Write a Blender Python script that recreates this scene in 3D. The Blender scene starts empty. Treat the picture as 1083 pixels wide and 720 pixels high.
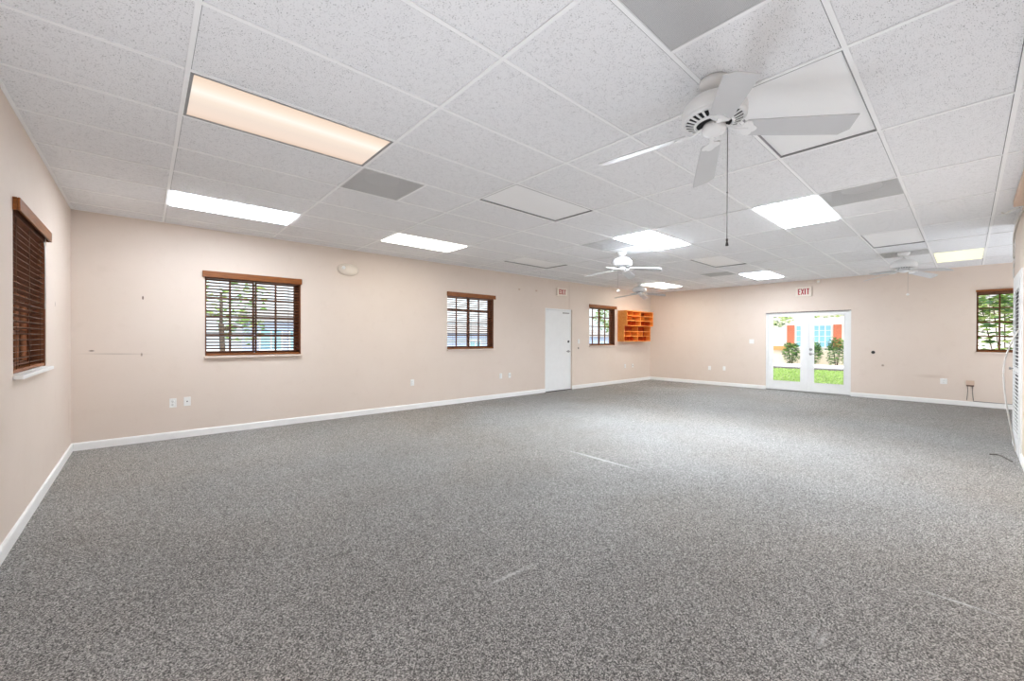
import bpy, bmesh, math, random
from mathutils import Vector, Matrix

# ---------------------------------------------------------------- camera, world, exposure
SC = bpy.context.scene
COL = SC.collection
PI = math.pi
L = 12.80          # room length (X)
H = 2.775          # ceiling height
CAMX, CAMY, CAMZ = 0.6286, -6.8545, 1.3094
F_PX, YAW, PITCH, ROLL = 432.68, 0.8392, -0.0049, 0.0032

fw = Vector((math.cos(YAW) * math.cos(PITCH), math.sin(YAW) * math.cos(PITCH), math.sin(PITCH)))
r0 = Vector((math.sin(YAW), -math.cos(YAW), 0.0))
u0 = r0.cross(fw)
rt = r0 * math.cos(ROLL) + u0 * math.sin(ROLL)
up = -r0 * math.sin(ROLL) + u0 * math.cos(ROLL)
cam_data = bpy.data.cameras.new('camera')
cam = bpy.data.objects.new('camera', cam_data)
COL.objects.link(cam)
cam.matrix_world = Matrix(((rt.x, up.x, -fw.x, CAMX), (rt.y, up.y, -fw.y, CAMY), (rt.z, up.z, -fw.z, CAMZ), (0, 0, 0, 1)))
cam_data.sensor_fit = 'HORIZONTAL'
cam_data.sensor_width = 36.0
cam_data.lens = F_PX / 1083.0 * 36.0
cam_data.clip_start = 0.05
cam_data.clip_end = 300
SC.camera = cam

SC.view_settings.view_transform = 'Standard'
SC.view_settings.look = 'None'
SC.view_settings.gamma = 1.0
SC.view_settings.use_curve_mapping = False
SC.view_settings.exposure = 1.04

SKY_STRENGTH = 1.0
LAMP = 30.0        # radiance of the strong ceiling lenses

world = bpy.data.worlds.new('sky')
SC.world = world
world.use_nodes = True
wn = world.node_tree
wn.nodes.clear()
sky = wn.nodes.new('ShaderNodeTexSky')
sky.sky_type = 'NISHITA'
sky.sun_disc = False
sky.sun_elevation = math.radians(55)
sky.sun_rotation = math.radians(200)
sky.dust_density = 4.0
sky.air_density = 1.0
hsv = wn.nodes.new('ShaderNodeHueSaturation')
hsv.inputs['Saturation'].default_value = 0.35
hsv.inputs['Value'].default_value = 0.42
bgn = wn.nodes.new('ShaderNodeBackground')
bgn.inputs['Strength'].default_value = SKY_STRENGTH
wo = wn.nodes.new('ShaderNodeOutputWorld')
wn.links.new(sky.outputs[0], hsv.inputs['Color'])
haze = wn.nodes.new('ShaderNodeMix')
haze.data_type = 'RGBA'
haze.inputs[0].default_value = 0.62
haze.inputs[7].default_value = (0.80, 0.90, 1.0, 1)
wn.links.new(hsv.outputs[0], haze.inputs[6])
wn.links.new(haze.outputs[2], bgn.inputs['Color'])
wn.links.new(bgn.outputs[0], wo.inputs['Surface'])

sun_d = bpy.data.lights.new('sun', 'SUN')
sun_d.energy = 1.3
sun_d.angle = math.radians(12)
sun_d.color = (1.0, 0.96, 0.9)
sun = bpy.data.objects.new('sun', sun_d)
COL.objects.link(sun)
sun.rotation_euler = Vector((0.45, 0.35, -1.0)).to_track_quat('-Z', 'Y').to_euler()



def add_fill(name, loc, aim, sx, sy, watts, color=(0.90, 0.985, 1.10)):
    """added soft fill light, no lamp of the room, out of frame and aimed at the ceiling"""
    d = bpy.data.lights.new(name, 'AREA')
    d.shape = 'RECTANGLE'
    d.size, d.size_y = sx, sy
    d.energy = watts
    d.color = color
    o = bpy.data.objects.new(name, d)
    COL.objects.link(o)
    o.location = loc
    o.rotation_euler = Vector(aim).to_track_quat('-Z', 'Y').to_euler()


add_fill('ceiling_fill', (3.4, -7.08, 0.12), (0.0, 0.02, 1.0), 6.4, 0.25, 11)  # unseen area lights added only to brighten the ceiling
add_fill('ceiling_fill', (0.2, -5.6, 0.12), (0.02, 0.0, 1.0), 0.25, 3.0, 22)
add_fill('ceiling_fill', (10.6, -8.75, 0.06), (0.0, 0.35, 1.0), 3.2, 1.2, 52)


# ---------------------------------------------------------------- materials
def srgb(r, g, b):
    def f(c):
        c /= 255.0
        return c / 12.92 if c <= 0.04045 else ((c + 0.055) / 1.055) ** 2.4
    return (f(r), f(g), f(b), 1.0)


class NT:
    """small helper around a material node tree"""
    def __init__(self, name):
        self.m = bpy.data.materials.new(name)
        self.m.use_nodes = True
        self.t = self.m.node_tree
        self.t.nodes.clear()
        self.out = self.t.nodes.new('ShaderNodeOutputMaterial')

    def n(self, kind, **kw):
        nd = self.t.nodes.new(kind)
        for k, v in kw.items():
            if k in nd.inputs:
                nd.inputs[k].default_value = v
            else:
                setattr(nd, k, v)
        return nd

    def l(self, a, b):
        self.t.links.new(a, b)

    def coord(self):
        if not hasattr(self, '_c'):
            self._c = self.n('ShaderNodeTexCoord')
        return self._c.outputs['Object']

    def noise(self, scale, detail=2.0, rough=0.5, vec=None):
        nd = self.n('ShaderNodeTexNoise')
        nd.inputs['Scale'].default_value = scale
        nd.inputs['Detail'].default_value = detail
        nd.inputs['Roughness'].default_value = rough
        self.l(vec or self.coord(), nd.inputs['Vector'])
        return nd.outputs['Fac']

    def ramp(self, fac, stops, interp='LINEAR'):
        nd = self.n('ShaderNodeValToRGB')
        nd.color_ramp.interpolation = interp
        els = nd.color_ramp.elements
        while len(els) < len(stops):
            els.new(0.5)
        for e, (p, c) in zip(els, stops):
            e.position = p
            e.color = c if len(c) == 4 else (*c, 1)
        self.l(fac, nd.inputs['Fac'])
        return nd.outputs['Color']

    def mix(self, fac, a, b, mode='MIX'):
        nd = self.n('ShaderNodeMix')
        nd.data_type = 'RGBA'
        nd.blend_type = mode
        for sock, v in ((nd.inputs[0], fac), (nd.inputs[6], a), (nd.inputs[7], b)):
            if hasattr(v, 'is_linked'):
                self.l(v, sock)
            else:
                sock.default_value = v
        return nd.outputs[2]

    def math(self, op, a, b=0.0, clamp=False):
        nd = self.n('ShaderNodeMath')
        nd.operation = op
        nd.use_clamp = clamp
        for sock, v in ((nd.inputs[0], a), (nd.inputs[1], b)):
            if hasattr(v, 'is_linked'):
                self.l(v, sock)
            else:
                sock.default_value = v
        return nd.outputs[0]

    def mapped(self, loc=(0, 0, 0), rot=(0, 0, 0), scale=(1, 1, 1), kind='TEXTURE'):
        nd = self.n('ShaderNodeMapping')
        nd.vector_type = kind
        nd.inputs['Location'].default_value = loc
        nd.inputs['Rotation'].default_value = rot
        nd.inputs['Scale'].default_value = scale
        self.l(self.coord(), nd.inputs['Vector'])
        return nd.outputs[0]

    def bsdf(self, color, rough=0.6, metal=0.0, spec=0.5, bump=None, bstr=0.2, bdist=0.002):
        p = self.n('ShaderNodeBsdfPrincipled')
        if hasattr(color, 'is_linked'):
            self.l(color, p.inputs['Base Color'])
        else:
            p.inputs['Base Color'].default_value = color
        p.inputs['Roughness'].default_value = rough
        p.inputs['Metallic'].default_value = metal
        p.inputs['Specular IOR Level'].default_value = spec
        if bump is not None:
            b = self.n('ShaderNodeBump')
            b.inputs['Strength'].default_value = bstr
            b.inputs['Distance'].default_value = bdist
            self.l(bump, b.inputs['Height'])
            self.l(b.outputs[0], p.inputs['Normal'])
        self.l(p.outputs[0], self.out.inputs['Surface'])
        return p


def plain(name, col, rough=0.5, metal=0.0, spec=0.5, var=0.06, scale=8.0):
    t = NT(name)
    c2 = (col[0] * (1 - var), col[1] * (1 - var), col[2] * (1 - var), 1)
    c = t.ramp(t.noise(scale, 3), [(0.3, c2), (0.7, col)])
    t.bsdf(c, rough, metal, spec)
    return t.m


def m_wall(name='wall_paint', smudges=()):
    t = NT(name)
    base = srgb(227, 212, 199)
    c = t.ramp(t.noise(0.9, 3, 0.6), [(0.3, srgb(223, 207, 193)), (0.7, base)])
    dirt = t.ramp(t.noise(6.0, 5, 0.65), [(0.55, (0, 0, 0)), (0.8, (0.22, 0.22, 0.22))])
    c = t.mix(dirt, c, srgb(205, 185, 168))
    for loc, rot, sc, col, amt in smudges:
        g = t.n('ShaderNodeTexGradient')
        g.gradient_type = 'SPHERICAL'
        t.l(t.mapped(loc, rot, sc), g.inputs[0])
        f = t.math('MULTIPLY', g.outputs['Fac'], amt, True)
        c = t.mix(f, c, col)
    t.bsdf(c, 0.62, 0, 0.3, bump=t.noise(260, 2), bstr=0.12, bdist=0.002)
    return t.m


def m_carpet():
    t = NT('grey_loop_carpet')
    vo = t.n('ShaderNodeTexVoronoi')
    vo.inputs['Scale'].default_value = 225
    t.l(t.coord(), vo.inputs['Vector'])
    sp = t.n('ShaderNodeSeparateColor')
    t.l(vo.outputs['Color'], sp.inputs[0])
    s = t.math('ADD', t.math('MULTIPLY', sp.outputs[0], 0.8), t.math('MULTIPLY', t.noise(300, 2, 0.7), 0.2))
    c = t.ramp(s, [(0.1, srgb(76, 75, 74)), (0.35, srgb(120, 118, 116)), (0.6, srgb(155, 153, 150)), (0.9, srgb(214, 211, 207))])
    grain = t.ramp(t.noise(60, 3, 0.7), [(0.4, (0.25, 0.25, 0.25)), (0.6, (1, 1, 1))])
    wear = t.ramp(t.noise(0.8, 4, 0.6), [(0.35, (0.88, 0.87, 0.86)), (0.65, (1.0, 1.0, 1.0))])
    c = t.mix(1.0, c, wear, 'MULTIPLY')
    brown = t.ramp(t.noise(0.35, 2), [(0.45, (1, 1, 1)), (0.7, (1.0, 0.95, 0.90))])
    c = t.mix(1.0, c, brown, 'MULTIPLY')
    # pale drag marks worn into the pile
    for (x0, y0, x1, y1, w, amt) in ((1.961, -5.156, 2.307, -5.184, 0.02, 0.9), (4.32, -3.721, 4.301, -4.671, 0.035, 1.0),
                                     (3.652, -6.70, 3.649, -6.98, 0.016, 0.9), (2.755, -6.437, 2.904, -6.442, 0.016, 0.7),
                                     (2.80, -6.405, 2.91, -6.402, 0.012, 0.6)):
        g = t.n('ShaderNodeTexGradient')
        g.gradient_type = 'SPHERICAL'
        dx, dy = x1 - x0, y1 - y0
        t.l(t.mapped(((x0 + x1) / 2, (y0 + y1) / 2, 0), (0, 0, math.atan2(dy, dx)), (math.hypot(dx, dy) * 0.62, w, 1)), g.inputs[0])
        f = t.math('MULTIPLY', t.math('MULTIPLY', g.outputs['Fac'], amt * 1.3), grain, True)
        c = t.mix(f, c, srgb(205, 203, 201))
    t.bsdf(c, 0.95, 0, 0.1, bump=s, bstr=0.35, bdist=0.004)
    return t.m


def m_tile():
    t = NT('fissured_ceiling_tile')
    v = t.mapped(scale=(1.0, 0.62, 1.0))
    n1 = t.noise(150, 1.5, 0.5, v)
    n2 = t.noise(38, 2, 0.5)
    s = t.math('ADD', n1, t.math('MULTIPLY', t.math('SUBTRACT', n2, 0.5), 0.25))
    c = t.ramp(s, [(0.29, srgb(112, 112, 112)), (0.375, srgb(238, 238, 239)), (1.0, srgb(243, 243, 244))])
    t.bsdf(c, 0.9, 0, 0.2, bump=s, bstr=0.25, bdist=0.003)
    return t.m


def m_wood(name, dark, light, scale=(1, 1, 14), rough=0.4):
    t = NT(name)
    v = t.mapped(scale=scale, kind='POINT')
    n = t.noise(6, 4, 0.6, v)
    c = t.ramp(n, [(0.3, dark), (0.7, light)])
    t.bsdf(c, rough, 0, 0.4)
    return t.m


def m_glass():
    t = NT('window_glass')
    tr = t.n('ShaderNodeBsdfTransparent')
    tr.inputs['Color'].default_value = (0.97, 0.985, 0.98, 1)
    gl = t.n('ShaderNodeBsdfGlossy')
    gl.inputs['Roughness'].default_value = 0.03
    fr = t.n('ShaderNodeFresnel')
    fr.inputs['IOR'].default_value = 1.12
    mx = t.n('ShaderNodeMixShader')
    t.l(fr.outputs[0], mx.inputs[0])
    t.l(tr.outputs[0], mx.inputs[1])
    t.l(gl.outputs[0], mx.inputs[2])
    t.l(mx.outputs[0], t.out.inputs['Surface'])
    return t.m


def m_emit(name, stops, across, tubes=None, fine=True):
    """acrylic lens lit from behind; tubes = list of offsets (m from centre, across Y) of the glowing tubes"""
    t = NT(name)
    sep = t.n('ShaderNodeSeparateXYZ')
    t.l(t.coord(), sep.inputs[0])
    y = t.math('DIVIDE', sep.outputs['Y'], across)
    f = t.math('ADD', t.math('MULTIPLY', y, 1.0), 0.5, True)
    c = t.ramp(f, stops)
    em = t.n('ShaderNodeEmission')
    t.l(c, em.inputs['Color'])
    t.l(em.outputs[0], t.out.inputs['Surface'])
    return t, em


def lens_mat(name, stops, strength):
    t, em = m_emit(name, stops, 0.56)
    em.inputs['Strength'].default_value = strength
    return t.m


def m_perforated(name, col, pitch=0.006, hole=0.0019):
    t = NT(name)
    sep = t.n('ShaderNodeSeparateXYZ')
    t.l(t.coord(), sep.inputs[0])
    ax = t.math('SUBTRACT', t.math('FRACT', t.math('DIVIDE', sep.outputs['X'], pitch)), 0.5)
    ay = t.math('SUBTRACT', t.math('FRACT', t.math('DIVIDE', sep.outputs['Y'], pitch)), 0.5)
    d = t.math('SQRT', t.math('ADD', t.math('MULTIPLY', ax, ax), t.math('MULTIPLY', ay, ay)))
    h = t.math('LESS_THAN', d, hole / pitch)
    p = t.bsdf(col, 0.6)
    tr = t.n('ShaderNodeBsdfTransparent')
    mx = t.n('ShaderNodeMixShader')
    t.l(h, mx.inputs[0])
    t.l(p.outputs[0], mx.inputs[1])
    t.l(tr.outputs[0], mx.inputs[2])
    t.l(mx.outputs[0], t.out.inputs['Surface'])
    return t.m


def m_leaf(name, a, b, trans=0.35):
    t = NT(name)
    c = t.ramp(t.noise(5, 3), [(0.35, a), (0.65, b)])
    p = t.bsdf(c, 0.6, 0, 0.3)
    tl = t.n('ShaderNodeBsdfTranslucent')
    t.l(c, tl.inputs['Color'])
    mx = t.n('ShaderNodeMixShader')
    mx.inputs[0].default_value = trans
    t.l(p.outputs[0], mx.inputs[1])
    t.l(tl.outputs[0], mx.inputs[2])
    t.l(mx.outputs[0], t.out.inputs['Surface'])
    return t.m


SCUFF = srgb(120, 100, 88)
M = {}
M['wall'] = m_wall()
M['wall_back'] = m_wall('wall_paint_scuffed', [
    ((0.37, 0, 1.108), (0, 0.03, 0), (0.36, 0.05, 0.012), srgb(165, 146, 132), 0.55),
    ((0.165, 0, 1.149), (0, 0, 0), (0.03, 0.05, 0.010), SCUFF, 1.6),
    ((0.60, 0, 1.095), (0, 0, 0), (0.012, 0.05, 0.03), srgb(150, 130, 115), 1.2),
    ((0.612, 0, 1.80), (0, 0, 0), (0.010, 0.05, 0.028), SCUFF, 2.5),
    ((8.76, 0, 2.32), (0, 0, 0), (0.02, 0.05, 0.5), srgb(200, 180, 165), 1.0)])
M['wall_far'] = m_wall('wall_paint_nicked', [
    ((L, -5.60, 0.74), (0, 0, 0), (0.05, 0.03, 0.03), srgb(165, 145, 130), 1.6),
    ((L, -6.35, 0.55), (0, 0, 0), (0.05, 0.3, 0.05), srgb(208, 188, 172), 0.8)])
M['wall_left'] = m_wall('wall_paint_spotted', [
    ((0, -1.10, 1.62), (0, 0, 0), (0.05, 0.02, 0.03), srgb(160, 142, 130), 1.6),
    ((0, -0.18, 0.43), (0, 0, 0), (0.05, 0.02, 0.30), srgb(196, 176, 162), 0.9)])
M['carpet'] = m_carpet()
M['tile'] = m_tile()
M['tee'] = plain('white_tee_steel', srgb(250, 250, 250), 0.45, var=0.02)
M['gap'] = plain('tile_edge_gap', srgb(120, 120, 122), 0.9)
M['white'] = plain('white_semigloss', srgb(240, 240, 238), 0.4, var=0.03)
M['trim'] = plain('white_trim_paint', srgb(244, 243, 240), 0.45, var=0.04, scale=3)
M['fan'] = plain('white_fan_enamel', srgb(238, 238, 237), 0.35, var=0.02)
M['blade'] = plain('white_blade_shade_grey', srgb(206, 206, 206), 0.4, var=0.03)  # blades are white; the shade on their undersides is put into this grey
M['dark'] = plain('dark_recess', srgb(22, 22, 23), 0.8)
M['chain'] = plain('grey_chain', srgb(110, 108, 106), 0.4, 0.6)
M['knob_dark'] = plain('dark_pull', srgb(70, 66, 62), 0.5)
M['chrome'] = plain('brushed_nickel', srgb(170, 168, 165), 0.3, 0.9)
M['plastic'] = plain('white_plastic', srgb(242, 240, 236), 0.4, var=0.02)
M['ivory'] = plain('ivory_plastic', srgb(236, 224, 208), 0.45, var=0.03)
M['red'] = plain('red_letter', srgb(170, 12, 30), 0.5)
M['brown_wood'] = m_wood('stained_brown_wood', srgb(104, 60, 36), srgb(146, 88, 52), (1.5, 6, 22))
M['valance_wood'] = m_wood('brown_valance_wood', srgb(112, 62, 22), srgb(160, 94, 40), (1.2, 6, 26))
M['slat_wood'] = m_wood('brown_slat_wood', srgb(80, 48, 32), srgb(114, 70, 46), (1.5, 14, 6))
M['cord'] = plain('brown_cord', srgb(84, 58, 42), 0.8)
M['orange_wood'] = m_wood('orange_varnished_wood', srgb(238, 134, 44), srgb(255, 176, 88), (3, 8, 3), 0.35)
M['orange_dark'] = m_wood('red_brown_varnished_wood', srgb(176, 58, 20), srgb(214, 90, 34), (3, 8, 3), 0.4)
M['glass'] = m_glass()
M['lens_off'] = plain('unlit_acrylic_lens', srgb(252, 252, 252), 0.35, var=0.03, scale=2)
M['vent'] = m_perforated('perforated_grey_steel', srgb(214, 214, 214))
M['plenum'] = plain('grey_plenum_tin', srgb(105, 105, 106), 0.7, var=0.25, scale=6)
M['duct'] = plain('bright_duct_collar', srgb(220, 220, 220), 0.6, var=0.1)
M['metal_rim'] = plain('grey_lamp_rim', srgb(150, 150, 150), 0.5)
M['peach'] = plain('peach_painted_wood', srgb(214, 186, 164), 0.6)
M['black'] = plain('black_plastic', srgb(24, 22, 22), 0.5)
M['cable'] = plain('pale_cable', srgb(222, 216, 208), 0.5)
M['cable_grey'] = plain('grey_cable', srgb(120, 112, 106), 0.6)
M['box_brown'] = plain('brown_socket_box', srgb(118, 92, 78), 0.6)
# outdoors
M['ground'] = plain('pale_pavement', srgb(196, 192, 186), 0.9, var=0.12, scale=1)
M['lawn'] = plain('lawn_soil', srgb(140, 148, 100), 0.95, var=0.35, scale=3)
M['grass'] = m_leaf('grass_blades', srgb(128, 160, 84), srgb(178, 205, 120), 0.3)
M['path'] = plain('pale_concrete', srgb(226, 224, 226), 0.9, var=0.08)
M['mulch'] = plain('dark_mulch', srgb(84, 74, 72), 0.95, var=0.4, scale=20)
M['hedge'] = m_leaf('hedge_leaf', srgb(58, 96, 52), srgb(140, 178, 96))
M['hedge_dark'] = m_leaf('dark_leaf', srgb(44, 74, 50), srgb(90, 128, 84))
M['tree'] = m_leaf('tree_leaf', srgb(108, 150, 62), srgb(206, 216, 140), 0.5)
M['bark'] = plain('grey_bark', srgb(100, 84, 72), 0.9, var=0.3, scale=10)
M['stucco'] = plain('pale_stucco', srgb(244, 232, 222), 0.9, var=0.04, scale=2)
M['stucco_low'] = plain('beige_stucco', srgb(232, 216, 196), 0.9, var=0.06, scale=2)
M['tan_band'] = plain('tan_band_paint', srgb(206, 152, 96), 0.8, var=0.08)
M['shutter'] = plain('terracotta_shutter_paint', srgb(214, 122, 92), 0.7, var=0.08)
M['sky_glass'] = plain('pale_blue_window', srgb(150, 200, 224), 0.15, var=0.08)
M['blue_wall'] = plain('blue_grey_siding', srgb(176, 190, 216), 0.8, var=0.08)
M['roof'] = plain('grey_roof', srgb(150, 146, 144), 0.9, var=0.15, scale=6)
# lamp lenses
W1 = (0.91, 0.99, 1.1)
M['lens_warm'] = lens_mat('warm_lit_lens', [(0.0, (0.86, 0.66, 0.52)), (0.20, (0.96, 0.80, 0.66)), (0.34, (1.0, 0.93, 0.84)), (0.48, (0.92, 0.78, 0.66)),
                                            (0.64, (0.86, 0.72, 0.62)), (0.86, (0.88, 0.71, 0.60)), (1.0, (0.80, 0.62, 0.50))], 0.52)
STRIPE = [(0.0, (0.82, 0.9, 1.0)), (0.3, W1), (0.5, (0.86, 0.94, 1.04)), (0.7, W1), (1.0, (0.82, 0.9, 1.0))]
M['lens_white'] = lens_mat('white_lit_lens', STRIPE, LAMP * 0.38)
M['lens_bright'] = lens_mat('bright_white_lit_lens', STRIPE, LAMP * 0.62)
M['lens_brightest'] = lens_mat('brightest_white_lit_lens', STRIPE, LAMP * 1.2)
M['lens_far'] = lens_mat('far_white_lit_lens', STRIPE, LAMP * 0.5)
M['lens_pale_far'] = lens_mat('far_cream_lit_lens', [(0.0, (1, 0.97, 0.86)), (0.5, (1, 0.97, 0.90)), (1.0, (1, 0.97, 0.86))], 8.5)
M['lens_pale'] = lens_mat('pale_cream_lit_lens', [(0.0, (1, 0.97, 0.86)), (0.5, (1, 0.97, 0.90)), (1.0, (1, 0.97, 0.86))], 4.6)
M['lens_cream'] = lens_mat('cream_lit_lens', [(0.0, (1, 0.95, 0.54)), (0.5, (1, 0.95, 0.58)), (1.0, (1, 0.95, 0.54))], 0.78)


# ---------------------------------------------------------------- mesh helpers
class MB:
    def __init__(self):
        self.bm = bmesh.new()
        self.mats = []

    def _mi(self, m):
        if m not in self.mats:
            self.mats.append(m)
        return self.mats.index(m)

    def _tag(self, faces, m, smooth=False):
        i = self._mi(m)
        for f in faces:
            f.material_index = i
            f.smooth = smooth

    def box(self, lo, hi, m, mat=None, bevel=0.0):
        x0, y0, z0 = lo
        x1, y1, z1 = hi
        pts = [(x0, y0, z0), (x1, y0, z0), (x1, y1, z0), (x0, y1, z0), (x0, y0, z1), (x1, y0, z1), (x1, y1, z1), (x0, y1, z1)]
        vs = [self.bm.verts.new(mat @ Vector(p) if mat else p) for p in pts]
        fs = [self.bm.faces.new([vs[i] for i in q]) for q in ((3, 2, 1, 0), (4, 5, 6, 7), (0, 1, 5, 4), (1, 2, 6, 5), (2, 3, 7, 6), (3, 0, 4, 7))]
        self._tag(fs, m)
        if bevel > 0:
            es = list({e for f in fs for e in f.edges})
            r = bmesh.ops.bevel(self.bm, geom=es, offset=bevel, segments=2, affect='EDGES', profile=0.5)
            self._tag(r['faces'], m)
        return fs

    def quad(self, pts, m):
        f = self.bm.faces.new([self.bm.verts.new(p) for p in pts])
        self._tag([f], m)

    def prism(self, outline, z0, z1, m, mat=None):
        """outline = list of (x, y)"""
        n = len(outline)
        T = (lambda p: mat @ Vector(p)) if mat else (lambda p: Vector(p))
        a = [self.bm.verts.new(T((x, y, z0))) for x, y in outline]
        b = [self.bm.verts.new(T((x, y, z1))) for x, y in outline]
        fs = [self.bm.faces.new(a[::-1]), self.bm.faces.new(b)]
        for i in range(n):
            fs.append(self.bm.faces.new([a[i], a[(i + 1) % n], b[(i + 1) % n], b[i]]))
        self._tag(fs, m)

    def lathe(self, prof, m, segs=40, mat=None, cap=True, smooth=True):
        """prof = list of (r, z) turned about Z"""
        T = (lambda p: mat @ Vector(p)) if mat else (lambda p: Vector(p))
        rings = []
        for r, z in prof:
            if r < 1e-6:
                rings.append([self.bm.verts.new(T((0, 0, z)))])
            else:
                rings.append([self.bm.verts.new(T((r * math.cos(2 * PI * i / segs), r * math.sin(2 * PI * i / segs), z))) for i in range(segs)])
        fs = []
        for a, b in zip(rings, rings[1:]):
            for i in range(segs):
                j = (i + 1) % segs
                q = []
                for v in ((a[i % len(a)], a[j % len(a)], b[j % len(b)], b[i % len(b)])):
                    if v not in q:
                        q.append(v)
                if len(q) >= 3:
                    fs.append(self.bm.faces.new(q))
        self._tag(fs, m, smooth)
        caps = []
        if cap:
            for rg, rev in ((rings[0], True), (rings[-1], False)):
                if len(rg) > 2:
                    caps.append(self.bm.faces.new(rg[::-1] if rev else rg))
        self._tag(caps, m)

    def tube(self, pts, r, m, segs=8):
        pts = [Vector(p) for p in pts]
        rings = []
        for i, p in enumerate(pts):
            d = (pts[min(i + 1, len(pts) - 1)] - pts[max(i - 1, 0)]).normalized()
            a = d.cross(Vector((0, 0, 1)))
            if a.length < 1e-3:
                a = d.cross(Vector((1, 0, 0)))
            a.normalize()
            b = d.cross(a).normalized()
            rings.append([self.bm.verts.new(p + (a * math.cos(2 * PI * k / segs) + b * math.sin(2 * PI * k / segs)) * r) for k in range(segs)])
        fs = []
        for a, b in zip(rings, rings[1:]):
            for k in range(segs):
                j = (k + 1) % segs
                fs.append(self.bm.faces.new([a[k], a[j], b[j], b[k]]))
        self._tag(fs, m, True)
        self._tag([self.bm.faces.new(rings[0][::-1]), self.bm.faces.new(rings[-1])], m)

    def build(self, name, parent=None, loc=None, **props):
        me = bpy.data.meshes.new(name)
        bmesh.ops.recalc_face_normals(self.bm, faces=self.bm.faces)
        self.bm.to_mesh(me)
        self.bm.free()
        for m in self.mats:
            me.materials.append(m)
        o = bpy.data.objects.new(name, me)
        COL.objects.link(o)
        if parent is not None:
            o.parent = parent
        if loc is not None:
            o.location = loc
        for k, v in props.items():
            if v is not None:
                o[k] = v
        return o


def empty(name, loc, rotz=0.0, **props):
    o = bpy.data.objects.new(name, None)
    o.empty_display_size = 0.1
    COL.objects.link(o)
    o.location = loc
    o.rotation_euler = (0, 0, rotz)
    for k, v in props.items():
        if v is not None:
            o[k] = v
    return o


# ---------------------------------------------------------------- room shell
def wall(name, axis, plane, outward, u0, u1, z0, z1, holes, m, **props):
    """a slab wall with real openings; axis 'x' = runs along X at Y=plane, 'y' = runs along Y at X=plane"""
    mb = MB()
    th = 0.2 * outward
    us = sorted({u0, u1, *[h[0] for h in holes], *[h[1] for h in holes]})
    zs = sorted({z0, z1, *[h[2] for h in holes], *[h[3] for h in holes]})

    def P(u, d, z):
        return (u, plane + d, z) if axis == 'x' else (plane + d, u, z)

    def hole(ua, ub, za, zb):
        uc, zc = (ua + ub) / 2, (za + zb) / 2
        return any(h[0] < uc < h[1] and h[2] < zc < h[3] for h in holes)
    for ua, ub in zip(us, us[1:]):
        for za, zb in zip(zs, zs[1:]):
            if hole(ua, ub, za, zb):
                continue
            for d in (0, th):
                mb.quad([P(ua, d, za), P(ub, d, za), P(ub, d, zb), P(ua, d, zb)], m)
    rims = [(u0, u1, z0, z1)] + list(holes)
    for a, b, c, d in rims:
        mb.quad([P(a, 0, c), P(b, 0, c), P(b, th, c), P(a, th, c)], m)
        mb.quad([P(a, 0, d), P(b, 0, d), P(b, th, d), P(a, th, d)], m)
        mb.quad([P(a, 0, c), P(a, 0, d), P(a, th, d), P(a, th, c)], m)
        mb.quad([P(b, 0, c), P(b, 0, d), P(b, th, d), P(b, th, c)], m)
    bmesh.ops.remove_doubles(mb.bm, verts=mb.bm.verts, dist=1e-5)
    return mb.build(name, kind='structure', **props)


YR = -7.25     # face of the right wall
XR = 8.86      # its far corner
YB = -9.6      # back of the side bay

W2 = (1.232, 2.416, 1.060, 2.165)
W3 = (5.067, 6.247, 1.090, 2.190)
W4 = (9.60, 10.80, 1.120, 2.205)
D1 = (7.862, 8.872, 0.0, 2.055)
W1h = (-2.765, -1.585, 1.062, 2.165)
W5 = (-8.16, -6.967, 1.072, 2.262)
D2 = (-5.05, -3.302, 0.0, 1.995)

mb = MB()
mb.box((-0.2, YB - 0.2, -0.15), (L + 0.2, 0.2, 0.0), M['carpet'])
mb.build('floor', kind='structure', label='grey speckled loop pile carpet covering the whole room', category='floor')

wall('wall_left', 'y', 0.0, -1, YR - 0.2, 0.2, 0.0, H, [W1h], M['wall_left'], label='short peach wall at the left with one brown blind', category='wall')
wall('wall_back', 'x', 0.0, 1, 0.0, L, 0.0, H, [W2, W3, W4, D1], M['wall_back'], label='long peach wall with three blinds and the white door', category='wall')
wall('wall_far', 'y', L, 1, YB - 0.2, 0.2, 0.0, H, [D2, W5], M['wall_far'], label='far peach wall with the glazed double doors', category='wall')
wall('wall_right', 'x', YR, -1, 0.0, XR, 0.0, H, [], M['wall'], label='peach wall end at the right edge holding the louvred door', category='wall')
mb = MB()
mb.box((XR - 0.2, YB, 0), (XR, YR - 0.2, H), M['wall'])
mb.build('wall_bay_side', kind='structure', label='peach side wall of the bay behind the right corner', category='wall')
mb = MB()
mb.box((XR - 0.2, YB - 0.2, 0), (L, YB, H), M['wall'])
mb.build('wall_bay_back', kind='structure', label='peach back wall of the bay behind the right corner', category='wall')

# ceiling: tile field, with the tee grid as its part
XG, YG, DX, DY = 0.8056, -3.9966, 1.2192, 0.6096


def gx(i):
    return XG + DX * i


def gy(j):
    return YG - DY * j


LIGHT_CELLS = {}
CUT = [(0, -1, 1), (0, -5, 1), (2, -5, 1), (4, 2, 1), (4, -1, 1), (8, 4, 1), (8, -1, 1), (8, -5, 1), (2, -1, 1), (4, -5, 1), (6, 3, 1), (6, -1, 1), (2, 3, 1),
       (1, 3, 0.5), (1, -2, 0.5), (4, 3, 0.5), (4, -2, 0.55), (7.5, 3, 0.5), (7.5, -2, 0.5)]


def cell(i, j, w):
    return gx(i), gx(i + w), gy(j + 1), gy(j)


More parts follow.
